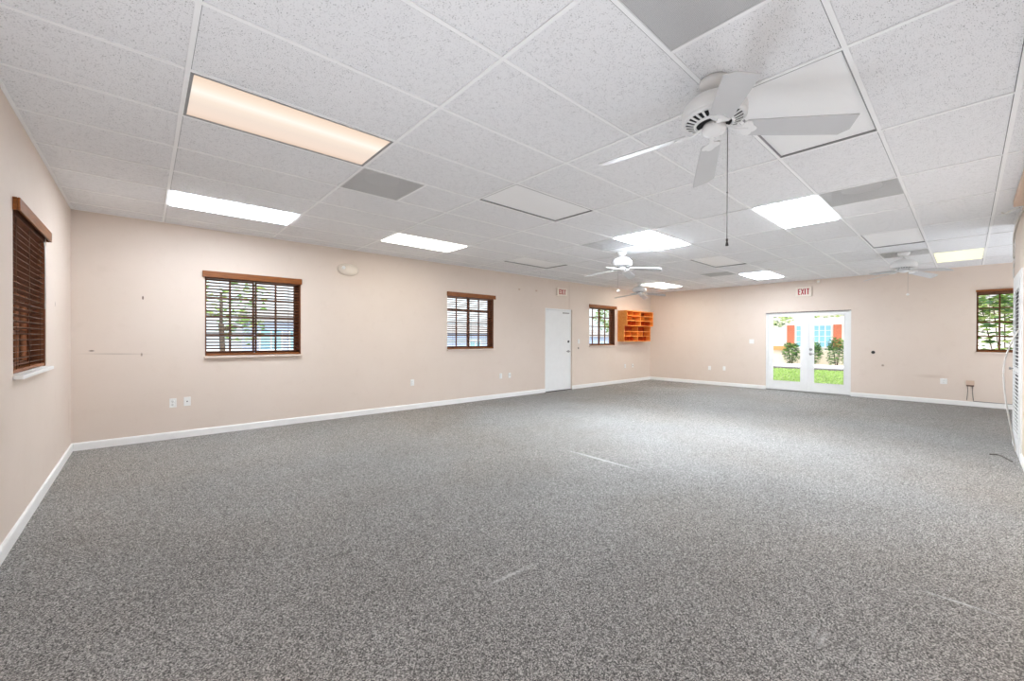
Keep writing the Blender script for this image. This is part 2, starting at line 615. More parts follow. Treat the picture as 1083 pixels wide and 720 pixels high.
mb = MB()
xs = sorted({-0.2, L + 0.2, *[round(v, 5) for c in CUT for v in cell(*c)[:2]]})
ys = sorted({YB - 0.2, 0.2, *[round(v, 5) for c in CUT for v in cell(*c)[2:]]})
for xa, xb in zip(xs, xs[1:]):
    for ya, yb in zip(ys, ys[1:]):
        xc, yc = (xa + xb) / 2, (ya + yb) / 2
        if any(c[0] < xc < c[1] and c[2] < yc < c[3] for c in [cell(*q) for q in CUT]):
            continue
        mb.quad([(xa, ya, H + 0.004), (xb, ya, H + 0.004), (xb, yb, H + 0.004), (xa, yb, H + 0.004)], M['tile'])
mb.box((-0.2, YB - 0.2, H + 0.25), (L + 0.2, 0.2, H + 0.4), M['plenum'])
for lo, hi in (((-0.2, YB - 0.2, H), (-0.1, 0.2, H + 0.3)), ((L + 0.1, YB - 0.2, H), (L + 0.2, 0.2, H + 0.3)),
               ((-0.2, 0.1, H), (L + 0.2, 0.2, H + 0.3)), ((-0.2, YB - 0.2, H), (L + 0.2, YB - 0.1, H + 0.3))):
    mb.box(lo, hi, M['plenum'])
ceil_o = mb.build('ceiling', kind='structure', label='suspended ceiling of white fissured tiles', category='ceiling')
mb = MB()
for i in range(0, 10):
    mb.box((gx(i) - 0.012, YB, H - 0.003), (gx(i) + 0.012, 0, H + 0.003), M['tee'])
for i in (1.5, 4.5, 7.5):
    for j in ((-2, -1), (3, 4)):
        mb.box((gx(i) - 0.012, gy(j[1]), H - 0.0028), (gx(i) + 0.012, gy(j[0]), H + 0.0028), M['tee'])
for j in range(-6, 10):
    mb.box((0, gy(j) - 0.012, H - 0.002), (L, gy(j) + 0.012, H + 0.0028), M['tee'])
mb.box((0, -0.02, H - 0.003), (L, 0, H + 0.002), M['tee'])
mb.box((0, YB, H - 0.003), (0.02, 0, H + 0.002), M['tee'])
mb.box((L - 0.02, YB, H - 0.003), (L, 0, H + 0.002), M['tee'])
mb.box((0, YR, H - 0.003), (XR, YR + 0.02, H + 0.002), M['tee'])
for j in range(-6, 10):
    mb.box((0, gy(j) + 0.012, H + 0.0005), (L, gy(j) + 0.0155, H + 0.003), M['gap'])
for i in range(0, 10):
    mb.box((gx(i) + 0.012, YB, H + 0.0003), (gx(i) + 0.0145, 0, H + 0.0032), M['gap'])
mb.build('tee_grid', parent=ceil_o)


# baseboards
def baseboard(name, p0, p1, inward, label):
    mb = MB()
    prof = [(0.0, 0.0), (0.014, 0.0), (0.014, 0.075), (0.009, 0.088), (0.0, 0.092)]
    p0, p1 = Vector(p0), Vector(p1)
    n = Vector(inward)
    a = [mb.bm.verts.new(p0 + n * d + Vector((0, 0, z))) for d, z in prof]
    b = [mb.bm.verts.new(p1 + n * d + Vector((0, 0, z))) for d, z in prof]
    k = len(prof)
    fs = [mb.bm.faces.new(a), mb.bm.faces.new(b[::-1])]
    for i in range(k):
        fs.append(mb.bm.faces.new([a[i], b[i], b[(i + 1) % k], a[(i + 1) % k]]))
    mb._tag(fs, M['trim'])
    return mb.build(name, kind='structure', label=label, category='baseboard')


baseboard('baseboard_left', (0, YR, 0), (0, 0, 0), (1, 0, 0), 'white baseboard along the left wall')
baseboard('baseboard_back_near', (0.0, 0, 0), (D1[0] - 0.0, 0, 0), (0, -1, 0), 'white baseboard from the left corner to the white door')
baseboard('baseboard_back_far', (D1[1], 0, 0), (L, 0, 0), (0, -1, 0), 'white baseboard between the white door and the far corner')
baseboard('baseboard_far_left', (L, 0, 0), (L, D2[1], 0), (-1, 0, 0), 'white baseboard left of the glazed doors')
baseboard('baseboard_far_right', (L, D2[0], 0), (L, YB, 0), (-1, 0, 0), 'white baseboard right of the glazed doors')
baseboard('baseboard_right', (0, YR, 0), (7.64, YR, 0), (0, 1, 0), 'white baseboard along the right wall before the louvred door')


# ---------------------------------------------------------------- windows and blinds
def wall_frame(side):
    """matrix: local x = along wall (to the viewer's right when facing it), local y = outwards, z = up"""
    if side == 'back':
        return lambda u: Matrix.Translation((u, 0, 0))
    if side == 'far':
        return lambda u: Matrix.Translation((L, u, 0)) @ Matrix.Rotation(-PI / 2, 4, 'Z')
    if side == 'left':
        return lambda u: Matrix.Translation((0, u, 0)) @ Matrix.Rotation(PI / 2, 4, 'Z')
    if side == 'right':
        return lambda u: Matrix.Translation((u, YR, 0)) @ Matrix.Rotation(PI, 4, 'Z')


def place(o, side, u, z=0.0):
    m = wall_frame(side)(u)
    o.location = m.to_translation() + Vector((0, 0, z))
    o.rotation_euler = (0, 0, m.to_euler().z)


def window(idx, side, h, wlabel, blabel, tilt, valance, sillm, depth=0.10, slats=True, vtop=0.04, raised=False, vh=0.082):
    u0, u1, z0, z1 = h
    w = u1 - u0
    uc = (u0 + u1) / 2
    hw = w / 2
    zc0, zc1 = 0.0, z1 - z0
    win = empty('window_%d' % idx, (0, 0, 0), kind='structure', label=wlabel, category='window')
    place(win, side, uc, z0)
    bw = M['brown_wood']
    # jamb lining (brown stained wood) and frame
    mb = MB()
    t = 0.012
    mb.box((hw - t, 0.004, 0), (hw, 0.2, zc1), bw)
    mb.box((-hw, 0.004, zc1 - t), (hw - t, 0.2, zc1), bw)
    mb.build('jamb', parent=win)
    mb = MB()
    d0, d1 = depth, depth + 0.045
    fwid = 0.036
    mb.box((hw - t - fwid, d0, 0), (hw - t, d1, zc1 - t), bw)
    mb.box((-hw + 0.001, d0, 0), (hw - t - fwid, d1, 0.03), bw)
    mb.box((-hw + 0.001, d0, zc1 - t - 0.035), (hw - t - fwid, d1, zc1 - t), bw)
    mb.build('frame', parent=win)
    gz0, gz1 = 0.03, zc1 - t - 0.035
    for s in (-1, 1):
        sa, sb = (-hw + 0.002, -0.004) if s < 0 else (0.004, hw - t - fwid)
        mb = MB()
        r = 0.024
        mb.box((sa, d0 + 0.008, gz0), (sa + r, d1 - 0.008, gz1), bw)
        mb.box((sb - r, d0 + 0.008, gz0), (sb, d1 - 0.008, gz1), bw)
        mb.box((sa + r, d0 + 0.008, gz0), (sb - r, d1 - 0.008, gz0 + r), bw)
        mb.box((sa + r, d0 + 0.008, gz1 - r), (sb - r, d1 - 0.008, gz1), bw)
        xm = (sa + sb) / 2
        mb.box((xm - 0.012, d0 + 0.012, gz0 + r), (xm + 0.012, d1 - 0.012, gz1 - r), bw)
        for k in (1, 2, 3):
            zk = gz0 + (gz1 - gz0) * k / 4.0
            mb.box((sa + r, d0 + 0.013, zk - 0.012), (sb - r, d1 - 0.013, zk + 0.012), bw)
        sash = mb.build('sash', parent=win)
        mb = MB()
        mb.box((sa + 0.005, d0 + 0.020, gz0 + 0.005), (sb - 0.005, d0 + 0.025, gz1 - 0.005), M['glass'])
        mb.build('pane', parent=sash)
    mb = MB()
    mb.box((-hw - 0.012, -0.045, -0.028), (hw + 0.012, 0.0, -0.002), sillm, bevel=0.004)
    mb.box((-hw, 0.0, -0.02), (hw, 0.2, 0.002), sillm)
    mb.build('sill', parent=win)
    # the blind is a thing of its own
    bl = empty('window_blind', (0, 0, 0), label=blabel, category='blind', group='brown wooden window blinds')
    place(bl, side, uc, z0)
    va, vb = valance
    mb = MB()
    vw = M['valance_wood']
    mb.box((va, -0.034, zc1 - vtop), (vb, -0.020, zc1 - vtop + vh), vw, bevel=0.004)
    mb.box((va, -0.020, zc1 - vtop), (va + 0.012, -0.001, zc1 - vtop + vh), vw)
    mb.box((vb - 0.012, -0.020, zc1 - vtop), (vb, -0.001, zc1 - vtop + vh), vw)
    mb.box((va + 0.012, -0.020, zc1 - vtop + vh - 0.016), (vb - 0.012, -0.001, zc1 - vtop + vh - 0.002), vw)
    mb.build('valance', parent=bl)
    mb = MB()
    mb.box((-hw + 0.016, 0.006, zc1 - 0.055), (hw - 0.016, 0.062, zc1 - 0.014), M['slat_wood'])
    mb.build('head_rail', parent=bl)
    mb = MB()
    n = int((zc1 - 0.10) / 0.0435)
    sl = 0.05
    for k in range(n):
        z = 0.055 + k * (zc1 - 0.12) / n
        if raised:
            z = zc1 - 0.060 - k * 0.0036
        R = Matrix.Translation((0, 0.036, z)) @ Matrix.Rotation(-math.radians(tilt), 4, 'X')
        mb.box((-hw + 0.018, -sl / 2, -0.0016), (hw - 0.018, sl / 2, 0.0016), M['slat_wood'], R)
    mb.build('slats', parent=bl)
    mb = MB()
    zr = zc1 - 0.060 - n * 0.0036 - 0.028 if raised else 0.006
    mb.box((-hw + 0.016, 0.008, zr), (hw - 0.016, 0.060, zr + 0.024), M['valance_wood'], bevel=0.004)
    mb.build('bottom_rail', parent=bl)
    for x in (-hw * 0.72, 0.0, hw * 0.72):
        mb = MB()
        for y in (0.011, 0.061):
            mb.tube([(x, y, zr + 0.012), (x, y, zc1 - 0.05)], 0.0014, M['cord'], 6)
        mb.build('ladder_cord', parent=bl)
    mb = MB()
    wx = hw - 0.10
    mb.tube([(wx, -0.004, zc1 - 0.06), (wx, -0.008, zc1 - 0.10), (wx, -0.008, zc1 - 0.62)], 0.004, M['plastic'] if idx == 1 else M['cord'], 8)
    mb.build('tilt_wand', parent=bl)
    return win


sill_peach = plain('peach_sill_paint', srgb(232, 214, 200), 0.5, var=0.04)
window(1, 'left', W1h, 'brown framed window in the left wall behind a dark blind', 'dark brown wooden blind on the left wall nearest the viewer', 7,
       (-0.600, 0.615), M['trim'], depth=0.09)
window(2, 'back', W2, 'wide brown gridded window nearest the left corner on the long wall', 'brown wooden blind on the long wall between the left corner and the emergency light', 19,
       (-0.620, 0.600), sill_peach)
window(3, 'back', W3, 'brown gridded window left of the white door', 'brown wooden blind on the long wall left of the white door', 16, (-0.600, 0.625), sill_peach)
window(4, 'back', W4, 'brown gridded window between the white door and the orange shelf', 'small open brown wooden blind between the white door and the orange cubby shelf', 0, (-0.620, 0.655), sill_peach)
window(5, 'far', W5, 'brown gridded window at the right end of the far wall', 'open brown wooden blind on the far wall beside the louvred door', 0, (-0.605, 0.605), sill_peach, vtop=0.012, vh=0.036)

# ---------------------------------------------------------------- doors
# door_1: solid white door set back in the long wall
d1 = empty('door_1', (0, 0, 0), kind='structure', label='solid white door in the long wall under the exit sign', category='door')
place(d1, 'back', D1[0], 0)
dw = D1[1] - D1[0]
mb = MB()
a = 0.035
mb.box((0.0, 0.0, 0), (a, 0.13, D1[3]), M['white'])
mb.box((dw - a, 0.035, 0), (dw, 0.13, D1[3]), M['white'])
mb.box((a, 0.0, D1[3] - a), (dw - a, 0.13, D1[3]), M['white'])
mb.box((a, 0.075, 0), (a + 0.012, 0.13, D1[3] - a), M['white'])
mb.box((dw - a - 0.012, 0.075, 0), (dw - a, 0.13, D1[3] - a), M['white'])
mb.build('frame', parent=d1)
mb = MB()
mb.box((a + 0.003, 0.028, 0.012), (dw - a - 0.004, 0.072, D1[3] - a - 0.003), M['white'], bevel=0.003)
slab = mb.build('door_leaf', parent=d1)
mb = MB()
cx_, cz_ = dw - a - 0.075, 0.985
R = Matrix.Translation((cx_, 0.028, cz_)) @ Matrix.Rotation(PI / 2, 4, 'X')
mb.lathe([(0.032, 0.0), (0.032, 0.008), (0.013, 0.012), (0.012, 0.05), (0.0, 0.052)], M['chrome'], 24, R)
mb.box((cx_ - 0.125, -0.030, cz_ - 0.011), (cx_ + 0.012, -0.012, cz_ + 0.011), M['chrome'], bevel=0.004)
mb.build('door_handle', parent=slab, label='chrome lever handle')
mb = MB()
R = Matrix.Translation((cx_, 0.028, 1.235)) @ Matrix.Rotation(PI / 2, 4, 'X')
mb.lathe([(0.031, 0.0), (0.029, 0.012), (0.018, 0.018), (0.0, 0.02)], M['knob_dark'], 24, R)
mb.build('deadbolt', parent=slab, label='dark deadbolt')
mb = MB()
mb.box((cx_ - 0.22, 0.008, D1[3] - a - 0.075), (cx_ + 0.01, 0.028, D1[3] - a - 0.045), M['chrome'])
mb.build('latch_plate', parent=slab, label='grey closer bracket at the top')
mb = MB()
mb.box((0.0, -0.004, 0.0), (dw, 0.13, 0.010), M['dark'])
mb.build('threshold', parent=d1, label='dark threshold')

# door_2: glazed double doors in the far wall (local x runs to the viewer's right)
d2 = empty('door_2', (0, 0, 0), kind='structure', label='white glazed double doors in the far wall looking onto the lawn', category='door')
place(d2, 'far', D2[1], 0)
W = D2[1] - D2[0]
HT = D2[3]
mb = MB()
fz = 0.045
mb.box((0, 0.02, 0), (fz, 0.14, HT), M['white'])
mb.box((W - fz, 0.02, 0), (W, 0.14, HT), M['white'])
mb.box((fz, 0.02, HT - 0.03), (W - fz, 0.14, HT), M['white'])
mb.build('frame', parent=d2)
mb = MB()
mb.box((0, 0.0, 0), (W, 0.16, 0.022), M['chrome'])
mb.build('threshold', parent=d2, label='metal threshold')
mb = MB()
mb.box((-0.004, 0.0, HT - 0.012), (W + 0.004, 0.03, HT + 0.006), M['cable_grey'])  # grey strip stands in for the shadow line above the frame
mb.build('head_shadow_strip', parent=d2, label='grey strip drawn as the shadow line along the top')
mid = 0.907
for k, (xa, xb) in enumerate(((fz + 0.003, mid - 0.003), (mid + 0.003, W - fz - 0.003))):
    ga, gb = (0.152, 0.772) if k == 0 else (1.030, 1.625)
    mb = MB()
    y0, y1 = 0.035, 0.080
    zb, zt = 0.024, HT - 0.033
    gz0, gz1 = 0.235, 1.905
    mb.box((xa, y0, zb), (ga, y1, zt), M['white'])
    mb.box((gb, y0, zb), (xb, y1, zt), M['white'])
    mb.box((ga, y0, zb), (gb, y1, gz0), M['white'])
    mb.box((ga, y0, gz1), (gb, y1, zt), M['white'])
    bd = 0.014
    for lo, hi in (((ga, y0 - 0.008, gz0), (ga + bd, y0, gz1)), ((gb - bd, y0 - 0.008, gz0), (gb, y0, gz1)),
                   ((ga + bd, y0 - 0.008, gz0), (gb - bd, y0, gz0 + bd)), ((ga + bd, y0 - 0.008, gz1 - bd), (gb - bd, y0, gz1))):
        mb.box(lo, hi, M['white'])
    leaf = mb.build('door_leaf', parent=d2)
    mb = MB()
    mb.box((ga - 0.005, 0.055, gz0 - 0.005), (gb + 0.005, 0.061, gz1 + 0.005), M['glass'])
    mb.build('pane', parent=leaf)
    if k == 1:
        hx = xa + 0.062
        mb = MB()
        R = Matrix.Translation((hx, y0, 0.955)) @ Matrix.Rotation(PI / 2, 4, 'X')
        mb.lathe([(0.034, 0), (0.034, 0.008), (0.013, 0.012), (0.012, 0.05), (0, 0.052)], M['chrome'], 24, R)
        mb.box((hx - 0.012, y0 - 0.060, 0.945), (hx + 0.125, y0 - 0.042, 0.966), M['chrome'], bevel=0.004)
        mb.build('door_handle', parent=leaf, label='grey lever handle')
        mb = MB()
        R = Matrix.Translation((hx, y0, 1.065)) @ Matrix.Rotation(PI / 2, 4, 'X')
        mb.lathe([(0.034, 0), (0.032, 0.014), (0.018, 0.02), (0, 0.022)], M['chrome'], 24, R)
        mb.build('deadbolt', parent=leaf, label='grey deadbolt')
    else:
        mb = MB()
        mb.box((mid - 0.026, y0 - 0.012, 0.03), (mid + 0.02, y0, HT - 0.04), M['white'])
        mb.build('astragal', parent=leaf)

# door_3: white louvred door on the right wall, seen almost edge-on
d3 = empty('door_3', (0, 0, 0), kind='structure', label='tall white louvred door on the right wall at the picture edge', category='door')
d3.location = (XR - 0.03, YR, 0)     # local -x runs back along the wall towards the viewer
mb = MB()
mb.box((-0.13, 0.0, 0.0), (0.0, 0.012, 2.09), M['trim'])
mb.box((-1.18, 0.0, 0.0), (-1.05, 0.012, 2.09), M['trim'])
mb.box((-1.05, 0.0, 2.0), (-0.13, 0.012, 2.09), M['trim'])
mb.build('casing', parent=d3)
xa, xb, st = -1.045, -0.135, 0.12
mb = MB()
mb.box((xa, 0.002, 0.015), (xa + st, 0.016, 1.995), M['white'])
mb.box((xb - st, 0.002, 0.015), (xb, 0.016, 1.995), M['white'])
for z0, z1 in ((0.015, 0.19), (0.935, 0.985), (1.90, 1.995)):
    mb.box((xa + st, 0.002, z0), (xb - st, 0.016, z1), M['white'])
leaf = mb.build('door_leaf', parent=d3)
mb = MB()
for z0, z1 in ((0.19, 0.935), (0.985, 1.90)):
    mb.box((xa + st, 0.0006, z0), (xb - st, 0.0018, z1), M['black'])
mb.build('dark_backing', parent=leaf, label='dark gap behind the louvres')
mb = MB()
for z0, z1 in ((0.19, 0.935), (0.985, 1.90)):
    n = int((z1 - z0) / 0.042)
    for q in range(n):
        Rm = Matrix.Translation((0, 0.008, z0 + (q + 0.5) * (z1 - z0) / n)) @ Matrix.Rotation(math.radians(-35), 4, 'X')
        mb.box((xa + st, -0.0055, -0.0022), (xb - st, 0.0055, 0.0022), M['white'], Rm)
mb.build('louvres', parent=leaf)
mb = MB()
Rm = Matrix.Translation((xb - 0.05, 0.016, 0.96)) @ Matrix.Rotation(-PI / 2, 4, 'X')
mb.lathe([(0.009, 0), (0.008, 0.014), (0.017, 0.022), (0.017, 0.032), (0.0, 0.036)], M['chrome'], 20, Rm)
mb.build('knob', parent=leaf, label='grey knob')
for zz in (0.25, 1.75):
    mb = MB()
    mb.box((-0.133, 0.012, zz - 0.05), (-0.110, 0.018, zz + 0.05), M['chrome'])
    mb.build('hinge', parent=leaf, label='grey hinge')


# ---------------------------------------------------------------- ceiling lights and vents
def troffer(i, j, lensm, label, lit, group, sag=0.0):
    x0, x1, y0, y1 = cell(i, j, 1)
    t = empty('ceiling_light', ((x0 + x1) / 2, (y0 + y1) / 2, H), label=label, category='ceiling light', group=group)
    a, b = (x1 - x0) / 2 - 0.012, (y1 - y0) / 2 - 0.012
    mb = MB()
    # tin housing above the ceiling
    mb.box((-a, -b, 0.095), (a, b, 0.10), M['white'])
    for lo, hi in (((-a, -b, 0.0), (-a + 0.004, b, 0.095)), ((a - 0.004, -b, 0.0), (a, b, 0.095)), ((-a + 0.004, -b, 0.0), (a - 0.004, -b + 0.004, 0.095)), ((-a + 0.004, b - 0.004, 0.0), (a - 0.004, b, 0.095))):
        mb.box(lo, hi, M['white'])
    mb.build('housing', parent=t)
    mb = MB()
    r = 0.006 if lit == 'off' else 0.016
    ft = sag + 0.004 if sag else 0.006
    for lo, hi in (((-a, -b, -0.003), (-a + r, b, ft)), ((a - r, -b, -0.003), (a, b, ft)), ((-a + r, -b, -0.003), (a - r, -b + r, ft)), ((-a + r, b - r, -0.003), (a - r, b, ft))):
        mb.box(lo, hi, M['metal_rim'] if lit in ('warm', 'off') else M['white'])
    mb.build('frame', parent=t)
    mb = MB()
    a2, b2 = a - r - 0.001, b - r - 0.001
    zl = 0.004
    if sag:
        # unlit lens lying recessed in its frame, the tin sides of the recess showing
        mb.box((-a2, -b2, sag), (a2, b2, sag + 0.003), lensm)
    else:
        mb.box((-a2, -b2, -0.012 if lit == 'w' else zl - 0.003), (a2, b2, zl), lensm)
    mb.build('lens', parent=t)
    return t


LIT = 'lit fluorescent ceiling lights'
OFF = 'unlit fluorescent ceiling lights'
troffer(0, -1, M['lens_warm'], 'long ceiling light glowing warm cream, nearest the upper left', 'warm', LIT)
troffer(0, -5, M['lens_white'], 'white lit ceiling light close above the left wide blind', 'w', LIT)
troffer(2, -5, M['lens_pale'], 'cream lit ceiling light near the long wall above the emergency light', 'w', LIT)
troffer(4, 2, M['lens_bright'], 'bright white ceiling light beside the nearest fan pull chain', 'w', LIT)
troffer(4, -1, M['lens_brightest'], 'bright white ceiling light directly behind the second fan', 'w', LIT)
troffer(8, -1, M['lens_far'], 'white lit ceiling light nearest the exit sign over the glazed doors', 'w', LIT)
troffer(8, 4, M['lens_cream'], 'pale yellow lit ceiling light at the far right above the corner blind', 'w', LIT)
troffer(8, -5, M['lens_pale_far'], 'cream lit ceiling light in the far corner behind the smallest fan', 'w', LIT)
troffer(2, -1, M['lens_off'], 'unlit ceiling light between the grey vent and the second fan', 'off', OFF, sag=0.011)
troffer(4, -5, M['lens_off'], 'unlit ceiling light near the long wall before the white door', 'off', OFF, sag=0.011)
troffer(6, 3, M['lens_off'], 'unlit ceiling light just in front of the right hand fan', 'off', OFF, sag=0.011)
troffer(6, -1, M['lens_off'], 'unlit ceiling light in mid ceiling before the exit sign vent', 'off', OFF, sag=0.011)
troffer(2, 3, M['lens_off'], 'large plain white unlit ceiling light panel behind the nearest fan blades', 'off', OFF, sag=0.011)


def vent(i, j, label, face=None):
    x0, x1, y0, y1 = cell(i, j, 0.5)
    t = empty('air_vent', ((x0 + x1) / 2, (y0 + y1) / 2, H), label=label, category='vent', group='perforated ceiling vents')
    a, b = (x1 - x0) / 2 - 0.011, (y1 - y0) / 2 - 0.011
    mb = MB()
    r = 0.007
    for lo, hi in (((-a, -b, -0.004), (-a + r, b, 0.004)), ((a - r, -b, -0.004), (a, b, 0.004)), ((-a + r, -b, -0.004), (a - r, -b + r, 0.004)), ((-a + r, b - r, -0.004), (a - r, b, 0.004))):
        mb.box(lo, hi, M['duct'])
    mb.build('frame', parent=t)
    mb = MB()
    mb.box((-a + r, -b + r, -0.002), (a - r, b - r, 0.0), M['vent'])
    mb.build('perforated_face', parent=t, label='grey perforated face')
    mb = MB()
    mb.box((-a, -b, 0.19), (a, b, 0.195), M['plenum'])
    for lo, hi in (((-a, -b, 0.005), (-a + 0.004, b, 0.19)), ((a - 0.004, -b, 0.005), (a, b, 0.19)), ((-a + 0.004, -b, 0.005), (a - 0.004, -b + 0.004, 0.19)), ((-a + 0.004, b - 0.004, 0.005), (a - 0.004, b, 0.19))):
        mb.box(lo, hi, M['plenum'])
    mb.build('plenum', parent=t)
    mb = MB()
    mb.lathe([(0.16, 0.05), (0.155, 0.05), (0.10, 0.12), (0.06, 0.12), (0.06, 0.125), (0.11, 0.125), (0.16, 0.06)], M['duct'], 32, cap=False)
    mb.build('diffuser_cone', parent=t, label='pale diffuser cone behind the perforations')
    return t


vent(1, 3, 'large grey perforated vent cut by the top edge near the closest fan')
vent(1, -2, 'grey perforated vent beside the warm glowing ceiling light')
vent(4, 3, 'grey perforated vent between the bright light and the right wall')
vent(4, -2, 'pale perforated vent touching the bright light behind the second fan', face=1)
vent(7.5, 3, 'grey perforated vent directly above the right hand fan')
vent(7.5, -2, 'small grey perforated vent just left of the exit sign light')


# ---------------------------------------------------------------- ceiling fans
def fan(x, y, az0, label, zb=2.43, chain='short', chain_az=0.0, chains=None, seg=48):
    t = empty('ceiling_fan', (x, y, H), label=label, category='ceiling fan', group='white four blade ceiling fans')
    zb = zb - H + 0.085               # blade root height relative to the ceiling
    fm = M['fan']
    mb = MB()
    mb.lathe([(0.0, 0.0), (0.078, 0.0), (0.078, -0.022), (0.070, -0.045), (0.050, -0.062), (0.028, -0.070), (0.0, -0.070)], fm, seg)
    mb.lathe([(0.020, -0.068), (0.022, -0.078), (0.0, -0.078)], fm, 24)
    can = mb.build('canopy', parent=t)
    mb = MB()
    R = Matrix.Translation((0.058, -0.052, -0.012))
    mb.lathe([(0.0, 0.006), (0.005, 0.004), (0.006, 0), (0.005, -0.004), (0, -0.006)], M['black'], 12, R)
    mb.build('screw', parent=can, label='dark screw')
    mb = MB()
    mb.lathe([(0.012, -0.065), (0.012, zb + 0.195)], fm, 20)
    mb.lathe([(0.030, zb + 0.185), (0.030, zb + 0.194), (0.022, zb + 0.200), (0.012, zb + 0.202)], fm, 24)
    mb.build('downrod', parent=t)
    mb = MB()
    mb.lathe([(0.0000, zb + 0.190), (0.0396, zb + 0.188), (0.0847, zb + 0.178), (0.1299, zb + 0.158), (0.1582, zb + 0.130), (0.1695, zb + 0.100),
              (0.1695, zb + 0.070), (0.1650, zb + 0.060), (0.0000, zb + 0.060)], fm, seg)
    mot = mb.build('motor_housing', parent=t)
    # slotted cooling ring: dark core behind white ribs
    mb = MB()
    mb.lathe([(0.1559, zb + 0.059), (0.1492, zb + 0.042), (0.0859, zb + 0.024), (0.0000, zb + 0.024)], M['dark'], seg)
    mb.build('motor_core', parent=mot, label='black slots of the cooling ring')
    mb = MB()
    mb.lathe([(0.1650, zb + 0.062), (0.1672, zb + 0.050), (0.1582, zb + 0.041), (0.1469, zb + 0.040), (0.1514, zb + 0.055), (0.1605, zb + 0.062)], fm, seg, cap=False)
    mb.lathe([(0.1062, zb + 0.028), (0.1040, zb + 0.022), (0.0927, zb + 0.018), (0.0904, zb + 0.028)], fm, seg, cap=False)
    n = 26
    for k in range(n):
        R = Matrix.Rotation(2 * PI * k / n, 4, 'Z')
        p = [(0.099, 0.023), (0.154, 0.039), (0.154, 0.047), (0.099, 0.031)]
        vs = []
        for s in (-1, 1):
            w = [0.0042, 0.0065, 0.0065, 0.0042]
            vs.append([mb.bm.verts.new(R @ Vector((r, s * w[q], zb + z))) for q, (r, z) in enumerate(p)])
        fs = [mb.bm.faces.new(vs[0]), mb.bm.faces.new(vs[1][::-1])]
        for q in range(4):
            fs.append(mb.bm.faces.new([vs[0][q], vs[1][q], vs[1][(q + 1) % 4], vs[0][(q + 1) % 4]]))
        mb._tag(fs, fm)
    mb.build('cooling_grille', parent=mot)
    mb = MB()
    mb.lathe([(0.052, zb + 0.026), (0.060, zb + 0.012), (0.062, zb - 0.012), (0.054, zb - 0.026), (0.032, zb - 0.036), (0.012, zb - 0.040), (0.0, zb - 0.040)], fm, seg)
    mb.build('switch_housing', parent=t)
    pitch = math.radians(16)
    droop = math.radians(7.4)
    for k in range(4):
        az = math.radians(az0[k])
        B = Matrix.Rotation(az, 4, 'Z') @ Matrix.Translation((0, 0, zb)) @ Matrix.Rotation(droop, 4, 'Y') @ Matrix.Rotation(-pitch, 4, 'X')
        ch = 1 if k == 0 else -1
        # outline in local (radial, tangential)
        ol = [(0.150, -0.046), (0.165, -0.056), (0.36, -0.063), (0.60, -0.069), (0.655, -0.069)]
        ol = [(r, s) for r, s in ol]
        ins = [(0.150, 0.046), (0.165, 0.056), (0.36, 0.063), (0.60, 0.069), (0.655, 0.069)]
        lo, hi = ol, ins
        if ch > 0:
            hi = ins[:3] + [(0.612, 0.069), (0.652, 0.030)]
        else:
            lo = ol[:3] + [(0.612, -0.069), (0.652, -0.030)]
        mb = MB()
        mb.prism(lo + hi[::-1], -0.003, 0.003, M['blade'], B)
        bl = mb.build('blade', parent=t)
        mb = MB()
        # blade iron: curved arm and scalloped plate
        A = Matrix.Rotation(az, 4, 'Z')
        pts = [(0.058, 0.008), (0.085, -0.004), (0.11, -0.018), (0.135, -0.024), (0.17, -0.028)]
        prev = None
        for (ra, za), (rb, z2) in zip(pts, pts[1:]):
            vs = []
            for r, z in ((ra, za), (rb, z2)):
                for s, dz in ((-0.011, -0.005), (0.011, -0.005), (0.011, 0.003), (-0.011, 0.003)):
                    vs.append(mb.bm.verts.new(A @ Vector((r, s, zb + z + dz))))
            fs = [mb.bm.faces.new(vs[:4][::-1]), mb.bm.faces.new(vs[4:])]
            for q in range(4):
                fs.append(mb.bm.faces.new([vs[q], vs[(q + 1) % 4], vs[4 + (q + 1) % 4], vs[4 + q]]))
            mb._tag(fs, fm)
        plate = [(0.130, -0.016), (0.142, -0.036), (0.158, -0.050), (0.180, -0.052), (0.190, -0.040), (0.194, -0.026), (0.206, -0.018), (0.214, -0.008), (0.216, 0.0),
                 (0.214, 0.008), (0.206, 0.018), (0.194, 0.026), (0.190, 0.040), (0.180, 0.052), (0.158, 0.050), (0.142, 0.036), (0.130, 0.016)]
        mb.prism(plate, -0.008, -0.0032, fm, B)
        iron = mb.build('blade_iron', parent=bl)
    for (cx, cy, zt, zl, style) in (chains or []):
        mb = MB()
        mb.tube([(cx, cy, zt - H), (cx, cy, zl + 0.03 - H)], 0.0022 if style == 'dark' else 0.0011, M['chain'], 6)
        if style == 'dark':
            for zz in (zl + 0.30,):
                mb.lathe([(0.0, zz - H + 0.006), (0.005, zz - H), (0.0, zz - H - 0.006)], M['knob_dark'], 12, Matrix.Translation((cx, cy, 0)))
        chn = mb.build('pull_chain', parent=t, label='grey pull chain' if style == 'dark' else None)
        mb = MB()
        T = Matrix.Translation((cx, cy, zl - H))
        if style == 'dark':
            mb.lathe([(0.0, 0.042), (0.004, 0.040), (0.006, 0.032), (0.004, 0.024), (0.006, 0.016), (0.009, 0.002), (0.007, 0.0), (0.0, 0.0)], M['knob_dark'], 14, T)
            mb.build('pull_knob', parent=chn, label='dark bell shaped pull')
        else:
            mb.lathe([(0.0, 0.040), (0.010, 0.036), (0.020, 0.020), (0.020, 0.012), (0.010, 0.0), (0.0, -0.002)], M['plastic'], 16, T)
            mb.build('pull_knob', parent=chn, label='white ball pull')
    return t


